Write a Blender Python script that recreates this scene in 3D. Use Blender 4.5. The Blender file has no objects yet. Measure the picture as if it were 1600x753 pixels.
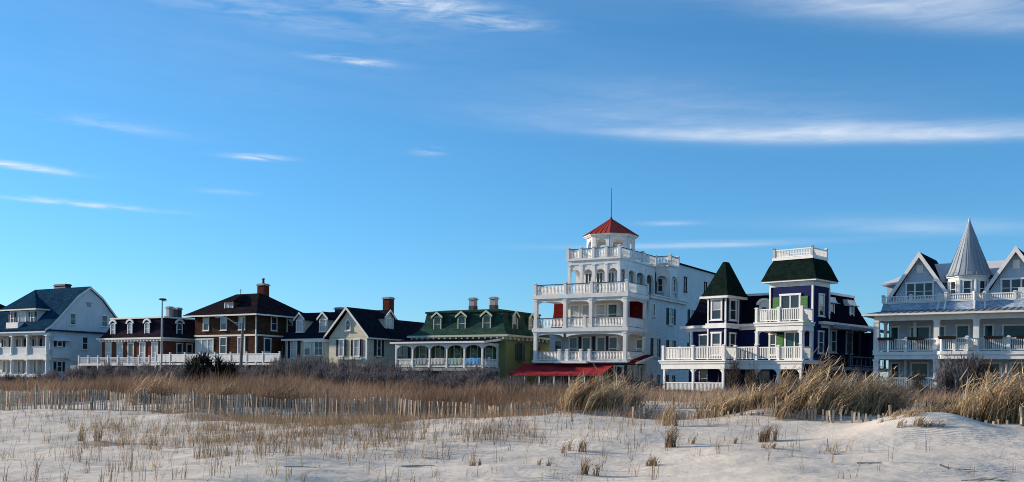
import bpy, math, random
import numpy as np
from mathutils import Vector
R = math.radians
random.seed(7)
RNG = np.random.default_rng(7)
scene = bpy.context.scene
COL = scene.collection

# ------------------------------------------------------------------ camera
EYE = 1.7
cam_d = bpy.data.cameras.new('camera')
cam = bpy.data.objects.new('camera', cam_d)
COL.objects.link(cam)
cam.location = (0, 0, EYE)
cam.rotation_mode = 'QUATERNION'
from mathutils import Quaternion, Matrix
cam.rotation_quaternion = (Quaternion((1, 0, 0), R(90)) @ Quaternion((0, 0, 1), 0.012))
cam_d.sensor_width = 36.0
cam_d.lens = 36.0
cam_d.shift_y = (600 - 376.5) / 1600.0
cam_d.clip_start = 0.1
cam_d.clip_end = 9000
scene.camera = cam

# ------------------------------------------------------------------ light
SUN_EL, SUN_AZ = 17.0, -70.0            # azimuth measured from +Y towards +X
sd = Vector((math.sin(R(SUN_AZ)) * math.cos(R(SUN_EL)), math.cos(R(SUN_AZ)) * math.cos(R(SUN_EL)), math.sin(R(SUN_EL))))
sun_d = bpy.data.lights.new('sun', 'SUN')
sun_d.energy = 4.3
sun_d.angle = R(1.2)
sun_d.color = (1.0, 0.85, 0.68)
sun = bpy.data.objects.new('sun', sun_d)
COL.objects.link(sun)
sun.rotation_euler = (-sd).to_track_quat('-Z', 'Y').to_euler()
sun.location = (-60, 0, 60)

scene.view_settings.view_transform = 'Standard'
scene.view_settings.look = 'None'
scene.view_settings.gamma = 1.0
scene.view_settings.exposure = 0.84
scene.cycles.filter_width = 1.0
scene.cycles.use_denoising = True

# ------------------------------------------------------------------ world: Nishita sky with high streaky cirrus
world = bpy.data.worlds.new('World')
scene.world = world
world.use_nodes = True
world.cycles.sampling_method = 'MANUAL'
world.cycles.sample_map_resolution = 256
wn, wl = world.node_tree.nodes, world.node_tree.links
wn.clear()
w_out = wn.new('ShaderNodeOutputWorld')
w_bg = wn.new('ShaderNodeBackground')
w_bg.inputs['Strength'].default_value = 0.10
sky = wn.new('ShaderNodeTexSky')
sky.sky_type = 'NISHITA'
sky.sun_disc = False
sky.sun_elevation = R(SUN_EL)
sky.sun_rotation = R(SUN_AZ)
sky.altitude = 0
sky.air_density = 1.0
sky.dust_density = 0.05
sky.ozone_density = 8.5
hs = wn.new('ShaderNodeHueSaturation')
hs.inputs['Saturation'].default_value = 1.0
hs.inputs['Hue'].default_value = 0.487
hs.inputs['Value'].default_value = 1.0
wl.new(sky.outputs[0], hs.inputs['Color'])


def wmath(op, a, b=None, c=None, clamp=False):
    n = wn.new('ShaderNodeMath')
    n.operation = op
    n.use_clamp = clamp
    for i, v in enumerate((a, b, c)):
        if v is None:
            continue
        if isinstance(v, (int, float)):
            n.inputs[i].default_value = v
        else:
            wl.new(v, n.inputs[i])
    return n.outputs[0]


w_tc = wn.new('ShaderNodeTexCoord')
w_sep = wn.new('ShaderNodeSeparateXYZ')
wl.new(w_tc.outputs['Generated'], w_sep.inputs[0])
AZ = wmath('ARCTAN2', w_sep.outputs[0], w_sep.outputs[1])
EL = wmath('ARCSINE', w_sep.outputs[2])
w_cmb = wn.new('ShaderNodeCombineXYZ')
wl.new(wmath('MULTIPLY', AZ, 9.0), w_cmb.inputs[0])
wl.new(wmath('MULTIPLY', EL, 60.0), w_cmb.inputs[1])
wisp = wn.new('ShaderNodeTexNoise')
wisp.inputs['Scale'].default_value = 2.2
wisp.inputs['Detail'].default_value = 7
wisp.inputs['Roughness'].default_value = 0.62
wisp.inputs['Distortion'].default_value = 0.6
wl.new(w_cmb.outputs[0], wisp.inputs['Vector'])
w_cmb2 = wn.new('ShaderNodeCombineXYZ')
wl.new(wmath('MULTIPLY', AZ, 2.2), w_cmb2.inputs[0])
wl.new(wmath('ADD', wmath('MULTIPLY', EL, 9.0), wmath('MULTIPLY', AZ, 0.9)), w_cmb2.inputs[1])
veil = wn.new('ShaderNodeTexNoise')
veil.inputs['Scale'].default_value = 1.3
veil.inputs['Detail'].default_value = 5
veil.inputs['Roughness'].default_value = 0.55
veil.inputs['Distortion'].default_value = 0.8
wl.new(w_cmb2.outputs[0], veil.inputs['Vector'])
WISP = wmath('MULTIPLY_ADD', wisp.outputs[0], 3.4, -1.2, clamp=True)
w_cmb3 = wn.new('ShaderNodeCombineXYZ')
wl.new(wmath('MULTIPLY', AZ, 3.5), w_cmb3.inputs[0])
wl.new(wmath('MULTIPLY_ADD', AZ, 2.0, wmath('MULTIPLY', EL, 30.0)), w_cmb3.inputs[1])
silk = wn.new('ShaderNodeTexNoise')
silk.inputs['Scale'].default_value = 1.6
silk.inputs['Detail'].default_value = 4
silk.inputs['Roughness'].default_value = 0.5
wl.new(w_cmb3.outputs[0], silk.inputs['Vector'])
WISPS = wmath('MULTIPLY', wmath('MULTIPLY_ADD', silk.outputs[0], 1.7, -0.22, clamp=True), wmath('MULTIPLY_ADD', wisp.outputs[0], 1.5, 0.25))


def streak(tot, az, el, hw, up, dn, slope, s, curve=0.0, soft=False):
    """adds one cirrus streak: soft towards 'up', sharper at its lower edge 'dn'"""
    u = wmath('MULTIPLY_ADD', AZ, 1.0 / hw, -az / hw)
    u2 = wmath('MULTIPLY', u, u)
    de = wmath('ADD', EL, wmath('MULTIPLY_ADD', AZ, -slope, slope * az - el))
    if curve:
        de = wmath('MULTIPLY_ADD', u2, -curve * hw * hw, de)
    p = wmath('MAXIMUM', wmath('MULTIPLY', de, 1.0 / up), wmath('MULTIPLY', de, -1.0 / dn))
    g = wmath('POWER', 0.36788, wmath('MULTIPLY_ADD', p, p, u2))
    m = wmath('MULTIPLY', g, WISPS if soft else WISP)
    return wmath('MULTIPLY_ADD', m, s, tot)


# az, el, half width, upper and lower softness, slope, strength, curve, soft (radians)
STREAKS = [
    (0.310, 0.2290, 0.205, 0.011, 0.0050, -0.055, 0.90, 0.0, True),
    (0.180, 0.2480, 0.190, 0.036, 0.0150, -0.075, 0.24, 0.0, True),
    (0.360, 0.3340, 0.190, 0.050, 0.0130, -0.170, 0.62, 0.0, True),
    (-0.110, 0.3540, 0.075, 0.010, 0.0100, -0.05, 0.85, 0.0, False),
    (-0.250, 0.3350, 0.140, 0.016, 0.0100, -0.10, 0.22, 0.0, False),
    (-0.030, 0.338, 0.050, 0.006, 0.0050, -0.03, 0.70, 0.0, False),
    (-0.157, 0.3000, 0.035, 0.0035, 0.0025, -0.05, 0.85, 0.0, False),
    (-0.246, 0.2083, 0.026, 0.0025, 0.0022, 0.0, 0.95, 0.0, False),
    (-0.455, 0.1838, 0.040, 0.0028, 0.0022, -0.05, 1.25, 0.0, False),
    (-0.402, 0.1553, 0.065, 0.0024, 0.0018, -0.02, 0.80, 0.0, False),
    (-0.375, 0.2250, 0.055, 0.0070, 0.0030, -0.06, 0.24, 0.0, False),
    (-0.083, 0.2200, 0.014, 0.0040, 0.0030, 0.0, 0.45, 0.0, False),
    (-0.275, 0.1750, 0.022, 0.0020, 0.0020, 0.0, 0.30, 0.0, True),
    (0.150, 0.1550, 0.024, 0.0022, 0.0020, 0.0, 0.42, 0.0, True),
    (0.180, 0.1350, 0.115, 0.0028, 0.0022, 0.01, 0.55, 0.0, True),
    (0.370, 0.1450, 0.110, 0.0080, 0.0050, -0.05, 0.34, 0.0, True),
    (-0.330, 0.3000, 0.280, 0.0900, 0.0700, -0.04, 0.06, 0.0, True),
]
tot = 0.0
for sk in STREAKS:
    tot = streak(tot, *sk)
# added thin veil, thickening overhead out of view, to whiten the sky's fill
fill_veil = wmath('MULTIPLY', wmath('MULTIPLY_ADD', veil.outputs[0], 2.6, -1.05, clamp=True), wmath('MULTIPLY_ADD', EL, 0.85, -0.24, clamp=True))
tot = wmath('ADD', tot, fill_veil, clamp=True)
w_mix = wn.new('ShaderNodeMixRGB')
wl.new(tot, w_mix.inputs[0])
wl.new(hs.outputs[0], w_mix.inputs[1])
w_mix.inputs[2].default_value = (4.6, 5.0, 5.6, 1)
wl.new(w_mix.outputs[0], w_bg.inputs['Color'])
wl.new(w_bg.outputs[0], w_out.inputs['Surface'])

# ------------------------------------------------------------------ materials
MATS = {}


def mat(name, col, rough=0.8, var=0.12, scale=1.5, kind=None, col2=None, metal=0.0, spec=0.25, bump=0.25, freq=7.0, streaks=0.0):
    if name in MATS:
        return MATS[name]
    m = bpy.data.materials.new(name)
    m.use_nodes = True
    nt = m.node_tree
    n, l = nt.nodes, nt.links
    b = n['Principled BSDF']
    b.inputs['Roughness'].default_value = rough
    b.inputs['Metallic'].default_value = metal
    b.inputs['Specular IOR Level'].default_value = 0.0 if kind in ('shingle', 'brick') else (0.08 if kind == 'clap' else spec)
    tc = n.new('ShaderNodeTexCoord')
    noi = n.new('ShaderNodeTexNoise')
    noi.inputs['Scale'].default_value = scale
    noi.inputs['Detail'].default_value = 6
    noi.inputs['Roughness'].default_value = 0.65
    l.new(tc.outputs['Object'], noi.inputs['Vector'])
    mix = n.new('ShaderNodeMixRGB')
    c2 = col2 if col2 else tuple(min(1, c * (1 + var)) for c in col)
    c1 = col if col2 else tuple(c * (1 - var) for c in col)
    rp = n.new('ShaderNodeMapRange')
    rp.inputs['From Min'].default_value = 0.3
    rp.inputs['From Max'].default_value = 0.7
    l.new(noi.outputs[0], rp.inputs['Value'])
    l.new(rp.outputs[0], mix.inputs[0])
    mix.inputs[1].default_value = (*c1, 1)
    mix.inputs[2].default_value = (*c2, 1)
    colout = mix.outputs[0]
    hgt = None
    if kind == 'clap':                      # lapped boards: saw tooth in height
        sp = n.new('ShaderNodeSeparateXYZ')
        l.new(tc.outputs['Object'], sp.inputs[0])
        mu = n.new('ShaderNodeMath')
        mu.operation = 'MULTIPLY'
        mu.inputs[1].default_value = freq
        l.new(sp.outputs[2], mu.inputs[0])
        fr = n.new('ShaderNodeMath')
        fr.operation = 'FRACT'
        l.new(mu.outputs[0], fr.inputs[0])
        inv = n.new('ShaderNodeMath')
        inv.operation = 'SUBTRACT'
        inv.inputs[0].default_value = 1.0
        l.new(fr.outputs[0], inv.inputs[1])
        hgt = inv.outputs[0]
        dist = 0.04
        bump = 0.6
    elif kind in ('shingle', 'brick'):
        sp = n.new('ShaderNodeSeparateXYZ')
        l.new(tc.outputs['Object'], sp.inputs[0])
        ad = n.new('ShaderNodeMath')
        ad.operation = 'ADD'
        l.new(sp.outputs[0], ad.inputs[0])
        l.new(sp.outputs[1], ad.inputs[1])
        cb = n.new('ShaderNodeCombineXYZ')
        l.new(ad.outputs[0], cb.inputs[0])
        l.new(sp.outputs[2], cb.inputs[1])
        br = n.new('ShaderNodeTexBrick')
        br.inputs['Scale'].default_value = freq
        br.inputs['Mortar Size'].default_value = 0.02
        br.inputs['Bias'].default_value = 0.0
        br.inputs['Color1'].default_value = (0.62, 0.62, 0.62, 1)
        br.inputs['Color2'].default_value = (1.25, 1.25, 1.25, 1)
        br.inputs['Mortar'].default_value = (0.5, 0.5, 0.5, 1) if kind == 'shingle' else (1.5, 1.5, 1.45, 1)
        l.new(cb.outputs[0], br.inputs['Vector'])
        mm = n.new('ShaderNodeMixRGB')
        mm.blend_type = 'MULTIPLY'
        mm.inputs[0].default_value = 0.8
        l.new(colout, mm.inputs[1])
        l.new(br.outputs['Color'], mm.inputs[2])
        colout = mm.outputs[0]
        hgt = br.outputs['Fac']
        dist = -0.02
    else:
        n2 = n.new('ShaderNodeTexNoise')
        n2.inputs['Scale'].default_value = scale * 14
        n2.inputs['Detail'].default_value = 4
        l.new(tc.outputs['Object'], n2.inputs['Vector'])
        hgt = n2.outputs[0]
        dist = 0.01
    if streaks:                             # salt and rain streaks run down the paint
        mp = n.new('ShaderNodeMapping')
        mp.inputs['Scale'].default_value = (2.6, 2.6, 0.22)
        l.new(tc.outputs['Object'], mp.inputs['Vector'])
        n3 = n.new('ShaderNodeTexNoise')
        n3.inputs['Scale'].default_value = 1.0
        n3.inputs['Detail'].default_value = 5
        l.new(mp.outputs[0], n3.inputs['Vector'])
        r3 = n.new('ShaderNodeMapRange')
        r3.inputs['From Min'].default_value = 0.45
        r3.inputs['From Max'].default_value = 0.72
        r3.inputs['To Min'].default_value = 0.0
        r3.inputs['To Max'].default_value = streaks
        l.new(n3.outputs[0], r3.inputs['Value'])
        m3 = n.new('ShaderNodeMixRGB')
        l.new(r3.outputs[0], m3.inputs[0])
        l.new(colout, m3.inputs[1])
        m3.inputs[2].default_value = (col[0] * .45, col[1] * .42, col[2] * .38, 1)
        colout = m3.outputs[0]
    bp = n.new('ShaderNodeBump')
    bp.inputs['Strength'].default_value = bump
    bp.inputs['Distance'].default_value = dist
    l.new(hgt, bp.inputs['Height'])
    l.new(bp.outputs[0], b.inputs['Normal'])
    l.new(colout, b.inputs['Base Color'])
    MATS[name] = m
    return m


def tint_mat(name, stops, rough=0.9, thru=0.3):
    """foliage: colour per blade from the mesh attribute 'tint'"""
    m = bpy.data.materials.new(name)
    m.use_nodes = True
    n, l = m.node_tree.nodes, m.node_tree.links
    b = n['Principled BSDF']
    b.inputs['Roughness'].default_value = rough
    b.inputs['Specular IOR Level'].default_value = 0.15
    at = n.new('ShaderNodeAttribute')
    at.attribute_name = 'tint'
    cr = n.new('ShaderNodeValToRGB')
    els = cr.color_ramp.elements
    while len(els) < len(stops):
        els.new(0.5)
    for e_, (p, c) in zip(els, stops):
        e_.position = p
        e_.color = (*c, 1)
    l.new(at.outputs['Fac'], cr.inputs[0])
    oi = n.new('ShaderNodeObjectInfo')
    mr = n.new('ShaderNodeMapRange')
    mr.inputs['To Min'].default_value = 0.8
    mr.inputs['To Max'].default_value = 1.2
    l.new(oi.outputs['Random'], mr.inputs['Value'])
    mm = n.new('ShaderNodeMixRGB')
    mm.blend_type = 'MULTIPLY'
    mm.inputs[0].default_value = 1.0
    l.new(cr.outputs[0], mm.inputs[1])
    l.new(mr.outputs[0], mm.inputs[2])
    l.new(mm.outputs[0], b.inputs['Base Color'])
    tr = n.new('ShaderNodeBsdfTranslucent')
    l.new(mm.outputs[0], tr.inputs['Color'])
    ms = n.new('ShaderNodeMixShader')
    ms.inputs[0].default_value = thru
    l.new(b.outputs[0], ms.inputs[1])
    l.new(tr.outputs[0], ms.inputs[2])
    l.new(ms.outputs[0], n['Material Output'].inputs['Surface'])
    MATS[name] = m
    return m


def glass_mat(name, col, rough=0.06, spec=0.5):
    m = bpy.data.materials.new(name)
    m.use_nodes = True
    n, l = m.node_tree.nodes, m.node_tree.links
    b = n['Principled BSDF']
    b.inputs['Roughness'].default_value = rough
    b.inputs['Specular IOR Level'].default_value = spec
    tc = n.new('ShaderNodeTexCoord')
    geo = n.new('ShaderNodeObjectInfo')
    ad = n.new('ShaderNodeVectorMath')
    l.new(tc.outputs['Object'], ad.inputs[0])
    l.new(geo.outputs['Location'], ad.inputs[1])
    noi = n.new('ShaderNodeTexNoise')
    noi.inputs['Scale'].default_value = 1.1
    l.new(ad.outputs[0], noi.inputs['Vector'])
    mix = n.new('ShaderNodeMixRGB')
    mix.inputs[1].default_value = (*[c * 0.4 for c in col], 1)
    mix.inputs[2].default_value = (*[c * 1.7 for c in col], 1)
    l.new(noi.outputs[0], mix.inputs[0])
    l.new(mix.outputs[0], b.inputs['Base Color'])
    bp = n.new('ShaderNodeBump')
    bp.inputs['Strength'].default_value = 0.06
    bp.inputs['Distance'].default_value = 0.05
    l.new(noi.outputs[0], bp.inputs['Height'])
    l.new(bp.outputs[0], b.inputs['Normal'])
    MATS[name] = m
    return m


WHITE = mat('white_paint', (0.74, 0.73, 0.70), 0.55, 0.07, 0.9, streaks=0.22)
OFFW = mat('cream_trim', (0.74, 0.71, 0.63), 0.6, 0.06, 0.9, streaks=0.2)
GLASS = glass_mat('window_glass', (0.025, 0.035, 0.045))
CURT = glass_mat('curtained_glass', (0.32, 0.33, 0.34), 0.12)
TEAL = glass_mat('teal_glass', (0.016, 0.055, 0.07), 0.06, 0.3)
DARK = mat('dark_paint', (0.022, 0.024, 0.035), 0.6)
NAVY = mat('navy_shutter', (0.018, 0.016, 0.030), 0.6)
A_WALL = mat('pale_grey_clapboard', (0.58, 0.60, 0.61), 0.7, 0.05, 0.7, 'clap', streaks=0.18)
A_ROOF = mat('slate_blue_shingle', (0.014, 0.045, 0.085), 0.8, 0.25, 0.8, 'shingle', freq=1.6)
BROWN_SH = mat('weathered_brown_shingle', (0.12, 0.066, 0.04), 0.9, 0.3, 1.6, 'shingle', freq=2.2, col2=(0.045, 0.024, 0.022))
BRICK = mat('red_brown_brick', (0.17, 0.062, 0.035), 0.9, 0.3, 1.8, 'brick', freq=3.0, col2=(0.10, 0.045, 0.04))
B_ROOF = mat('purple_slate', (0.026, 0.019, 0.028), 0.8, 0.35, 1.2, 'shingle', freq=2.0)
C_ROOF = mat('charcoal_shingle', (0.020, 0.016, 0.021), 0.85, 0.35, 1.0, 'shingle', freq=2.0)
D_WALL = mat('cream_clapboard', (0.60, 0.55, 0.42), 0.7, 0.05, 0.8, 'clap', streaks=0.18)
D_ROOF = mat('black_shingle', (0.013, 0.017, 0.028), 0.85, 0.35, 1.0, 'shingle', freq=2.0)
E_WALL = mat('olive_clapboard', (0.20, 0.21, 0.09), 0.7, 0.06, 0.8, 'clap')
E_ROOF = mat('green_slate', (0.032, 0.066, 0.052), 0.8, 0.25, 1.2, 'shingle', freq=2.0)
E_GREEN = mat('dark_green_paint', (0.03, 0.075, 0.05), 0.6)
E_TRIM = mat('sage_trim', (0.46, 0.48, 0.36), 0.6, 0.06)
F_WALL = mat('white_clapboard', (0.64, 0.64, 0.63), 0.65, 0.05, 0.6, 'clap', streaks=0.2)
F_RED = mat('red_slate', (0.17, 0.018, 0.018), 0.65, 0.18, 1.4, 'shingle', freq=2.0)
F_METAL = mat('red_metal', (0.34, 0.035, 0.022), 0.6, 0.2, 1.6, spec=0.25)
AWN = mat('red_awning_cloth', (0.26, 0.025, 0.032), 0.9, 0.18, 0.8, spec=0.05, streaks=0.3)
G_WALL = mat('navy_clapboard', (0.006, 0.012, 0.065), 0.7, 0.12, 0.8, 'clap')
G_ROOF = mat('green_black_slate', (0.009, 0.018, 0.015), 0.8, 0.25, 1.6, 'shingle', freq=1.8)
G_ROOF2 = mat('dark_navy_slate', (0.008, 0.008, 0.018), 0.8, 0.25, 1.6, 'shingle', freq=1.8)
G_GREEN = mat('bright_green_shutter', (0.055, 0.17, 0.040), 0.7)
H_WALL = mat('light_blue_clapboard', (0.42, 0.50, 0.58), 0.7, 0.05, 0.8, 'clap', streaks=0.15)
H_SHING = mat('blue_grey_shingle', (0.34, 0.42, 0.52), 0.75, 0.1, 0.8, 'shingle', freq=1.8)
H_METAL = mat('zinc_metal', (0.22, 0.26, 0.30), 0.5, 0.12, 0.9, spec=0.3)
H_PORCH = mat('grey_porch_roof', (0.17, 0.175, 0.18), 0.7, 0.12, 0.9, spec=0.1)
H_LGREY = mat('pale_metal_roof', (0.52, 0.54, 0.56), 0.5, 0.08, 0.8)
RAILTOP = mat('dark_handrail', (0.035, 0.03, 0.035), 0.6)
PLASTIC = mat('black_planter', (0.012, 0.012, 0.014), 0.5)
REDBRICK = mat('chimney_brick', (0.095, 0.034, 0.026), 0.9, 0.25, 3.0, 'brick', freq=3.0)
STONE = mat('chimney_render', (0.30, 0.30, 0.29), 0.85, 0.15, 2.0)
GALV = mat('galvanised_steel', (0.46, 0.48, 0.49), 0.5, 0.1, 2.0)
POLEW = mat('weathered_pole', (0.16, 0.14, 0.125), 0.8, 0.2, 3.0)
FWOOD = mat('weathered_slat', (0.54, 0.45, 0.34), 0.9, 0.3, 6.0, col2=(0.34, 0.27, 0.20))
FWOOD2 = mat('silvered_slat', (0.36, 0.31, 0.26), 0.9, 0.3, 6.0, col2=(0.17, 0.14, 0.11))
FPOST = mat('weathered_post', (0.22, 0.17, 0.13), 0.9, 0.3, 4.0)
WIRE = mat('fence_wire', (0.12, 0.11, 0.10), 0.6, metal=0.5)
DRIFT = mat('driftwood', (0.36, 0.31, 0.26), 0.9, 0.35, 5.0)
ASPH = mat('asphalt', (0.05, 0.05, 0.052), 0.9, 0.15, 0.8)
CONC = mat('concrete', (0.34, 0.33, 0.31), 0.9, 0.12, 0.8)
UNDER = mat('painted_deck_shade', (0.045, 0.040, 0.040), 0.9, 0.3, 2.0)  # near-black colour standing in for the shade beneath open decks
DECKW = mat('grey_deck', (0.30, 0.29, 0.28), 0.8, 0.12, 1.5)

# ------------------------------------------------------------------ mesh helpers


class MB:
    def __init__(self):
        self.v, self.f = [], []
        self.o = (0.0, 0.0, 0.0)
        self.c, self.s = 1.0, 0.0

    def at(self, x=0, y=0, z=0, ang=0):
        self.o = (x, y, z)
        self.c, self.s = math.cos(R(ang)), math.sin(R(ang))
        return self

    def _p(self, p):
        x, y, z = p
        return (self.o[0] + x * self.c - y * self.s, self.o[1] + x * self.s + y * self.c, self.o[2] + z)

    def add(self, pts, faces):
        b = len(self.v)
        self.v += [self._p(p) for p in pts]
        self.f += [tuple(b + i for i in f) for f in faces]
        return self

    def box(self, x0, x1, y0, y1, z0, z1):
        return self.add([(x0, y0, z0), (x1, y0, z0), (x1, y1, z0), (x0, y1, z0), (x0, y0, z1), (x1, y0, z1), (x1, y1, z1), (x0, y1, z1)],
                        [(3, 2, 1, 0), (4, 5, 6, 7), (0, 1, 5, 4), (1, 2, 6, 5), (2, 3, 7, 6), (3, 0, 4, 7)])

    def loops(self, loops, cap0=True, cap1=True):
        n = len(loops[0])
        pts = [p for lp in loops for p in lp]
        fs = []
        for k in range(len(loops) - 1):
            for i in range(n):
                j = (i + 1) % n
                fs.append((k * n + i, k * n + j, (k + 1) * n + j, (k + 1) * n + i))
        if cap0:
            fs.append(tuple(reversed(range(n))))
        if cap1:
            fs.append(tuple((len(loops) - 1) * n + i for i in range(n)))
        return self.add(pts, fs)

    def prism_y(self, prof, y0, y1):          # prof: list of (x, z)
        return self.loops([[(x, y0, z) for x, z in prof], [(x, y1, z) for x, z in prof]])

    def prism_x(self, prof, x0, x1):          # prof: list of (y, z)
        return self.loops([[(x0, y, z) for y, z in prof], [(x1, y, z) for y, z in prof]])

    def prism_z(self, prof, z0, z1):          # prof: list of (x, y)
        return self.loops([[(x, y, z0) for x, y in prof], [(x, y, z1) for x, y in prof]])

    def cyl(self, x, y, z0, z1, r0, r1=None, n=10, ph=0.0):
        r1 = r0 if r1 is None else r1
        L = lambda z, r: [(x + r * math.cos(ph + 2 * math.pi * i / n), y + r * math.sin(ph + 2 * math.pi * i / n), z) for i in range(n)]
        return self.loops([L(z0, r0), L(z1, max(r1, 1e-3))])

    def tube(self, pts, rad, n=5):
        pts = [Vector(p) for p in pts]
        rad = rad if isinstance(rad, (list, tuple)) else [rad] * len(pts)
        lps = []
        for i, p in enumerate(pts):
            d = (pts[min(i + 1, len(pts) - 1)] - pts[max(i - 1, 0)]).normalized()
            a = d.orthogonal().normalized()
            b = d.cross(a)
            lps.append([tuple(p + rad[i] * (math.cos(2 * math.pi * k / n) * a + math.sin(2 * math.pi * k / n) * b)) for k in range(n)])
        return self.loops(lps)

    def strip(self, low, high, y0, y1):       # wall strip between a lower and an upper (x, z) line
        n = len(low)
        pts = [(x, y0, z) for x, z in low] + [(x, y0, z) for x, z in high] + [(x, y1, z) for x, z in low] + [(x, y1, z) for x, z in high]
        fs = []
        for i in range(n - 1):
            fs += [(i, i + 1, n + i + 1, n + i), (2 * n + i + 1, 2 * n + i, 3 * n + i, 3 * n + i + 1),
                   (i + 1, i, 2 * n + i, 2 * n + i + 1), (n + i, n + i + 1, 3 * n + i + 1, 3 * n + i)]
        fs += [(0, n, 3 * n, 2 * n), (n - 1, 3 * n - 1, 4 * n - 1, 2 * n - 1)]
        return self.add(pts, fs)

    def arch(self, x0, x1, ztop, spring, crown, y0, y1, n=12, power=2.0):
        """lintel panel with an arched underside between two posts"""
        cx, hw = (x0 + x1) / 2, (x1 - x0) / 2
        low, high = [], []
        for i in range(n + 1):
            u = -1 + 2 * i / n
            z = spring + (crown - spring) * max(0.0, 1 - abs(u) ** power) ** (1 / 2.0)
            low.append((cx + u * hw, z))
            high.append((cx + u * hw, ztop))
        return self.strip(low, high, y0, y1)

    def frustum(self, x0, x1, y0, y1, prof):   # prof: (inset, z) rings
        return self.loops([[(x0 + i, y0 + i, z), (x1 - i, y0 + i, z), (x1 - i, y1 - i, z), (x0 + i, y1 - i, z)] for i, z in prof])

    def mesh(self, name, m, smooth=False):
        me = bpy.data.meshes.new(name)
        me.from_pydata(self.v, [], self.f)
        if m:
            me.materials.append(m)
        if smooth:
            me.polygons.foreach_set('use_smooth', [True] * len(me.polygons))
        me.update()
        return me


def link(name, data, parent=None, loc=(0, 0, 0), rot=0.0):
    o = bpy.data.objects.new(name, data)
    COL.objects.link(o)
    o.location = loc
    o.rotation_euler = (0, 0, rot)
    if parent is not None:
        o.parent = parent
    return o


def part(root, name, mb, m, loc=(0, 0, 0), rot=0.0, label=None, kind=None, smooth=False):
    o = link(name, mb.mesh(name, m, smooth), root, loc, rot)
    if label:
        o['label'] = label
    if kind:
        o['kind'] = kind
    return o


def thing(name, label, cat, loc=(0, 0, 0), rot=0.0, group=None):
    o = link(name, None, None, loc, rot)
    o['label'], o['category'] = label, cat
    if group:
        o['group'] = group
    return o


def tag(o, label=None, cat=None, group=None, kind=None):
    for k, v in (('label', label), ('category', cat), ('group', group), ('kind', kind)):
        if v:
            o[k] = v
    return o


CACHE = {}


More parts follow.
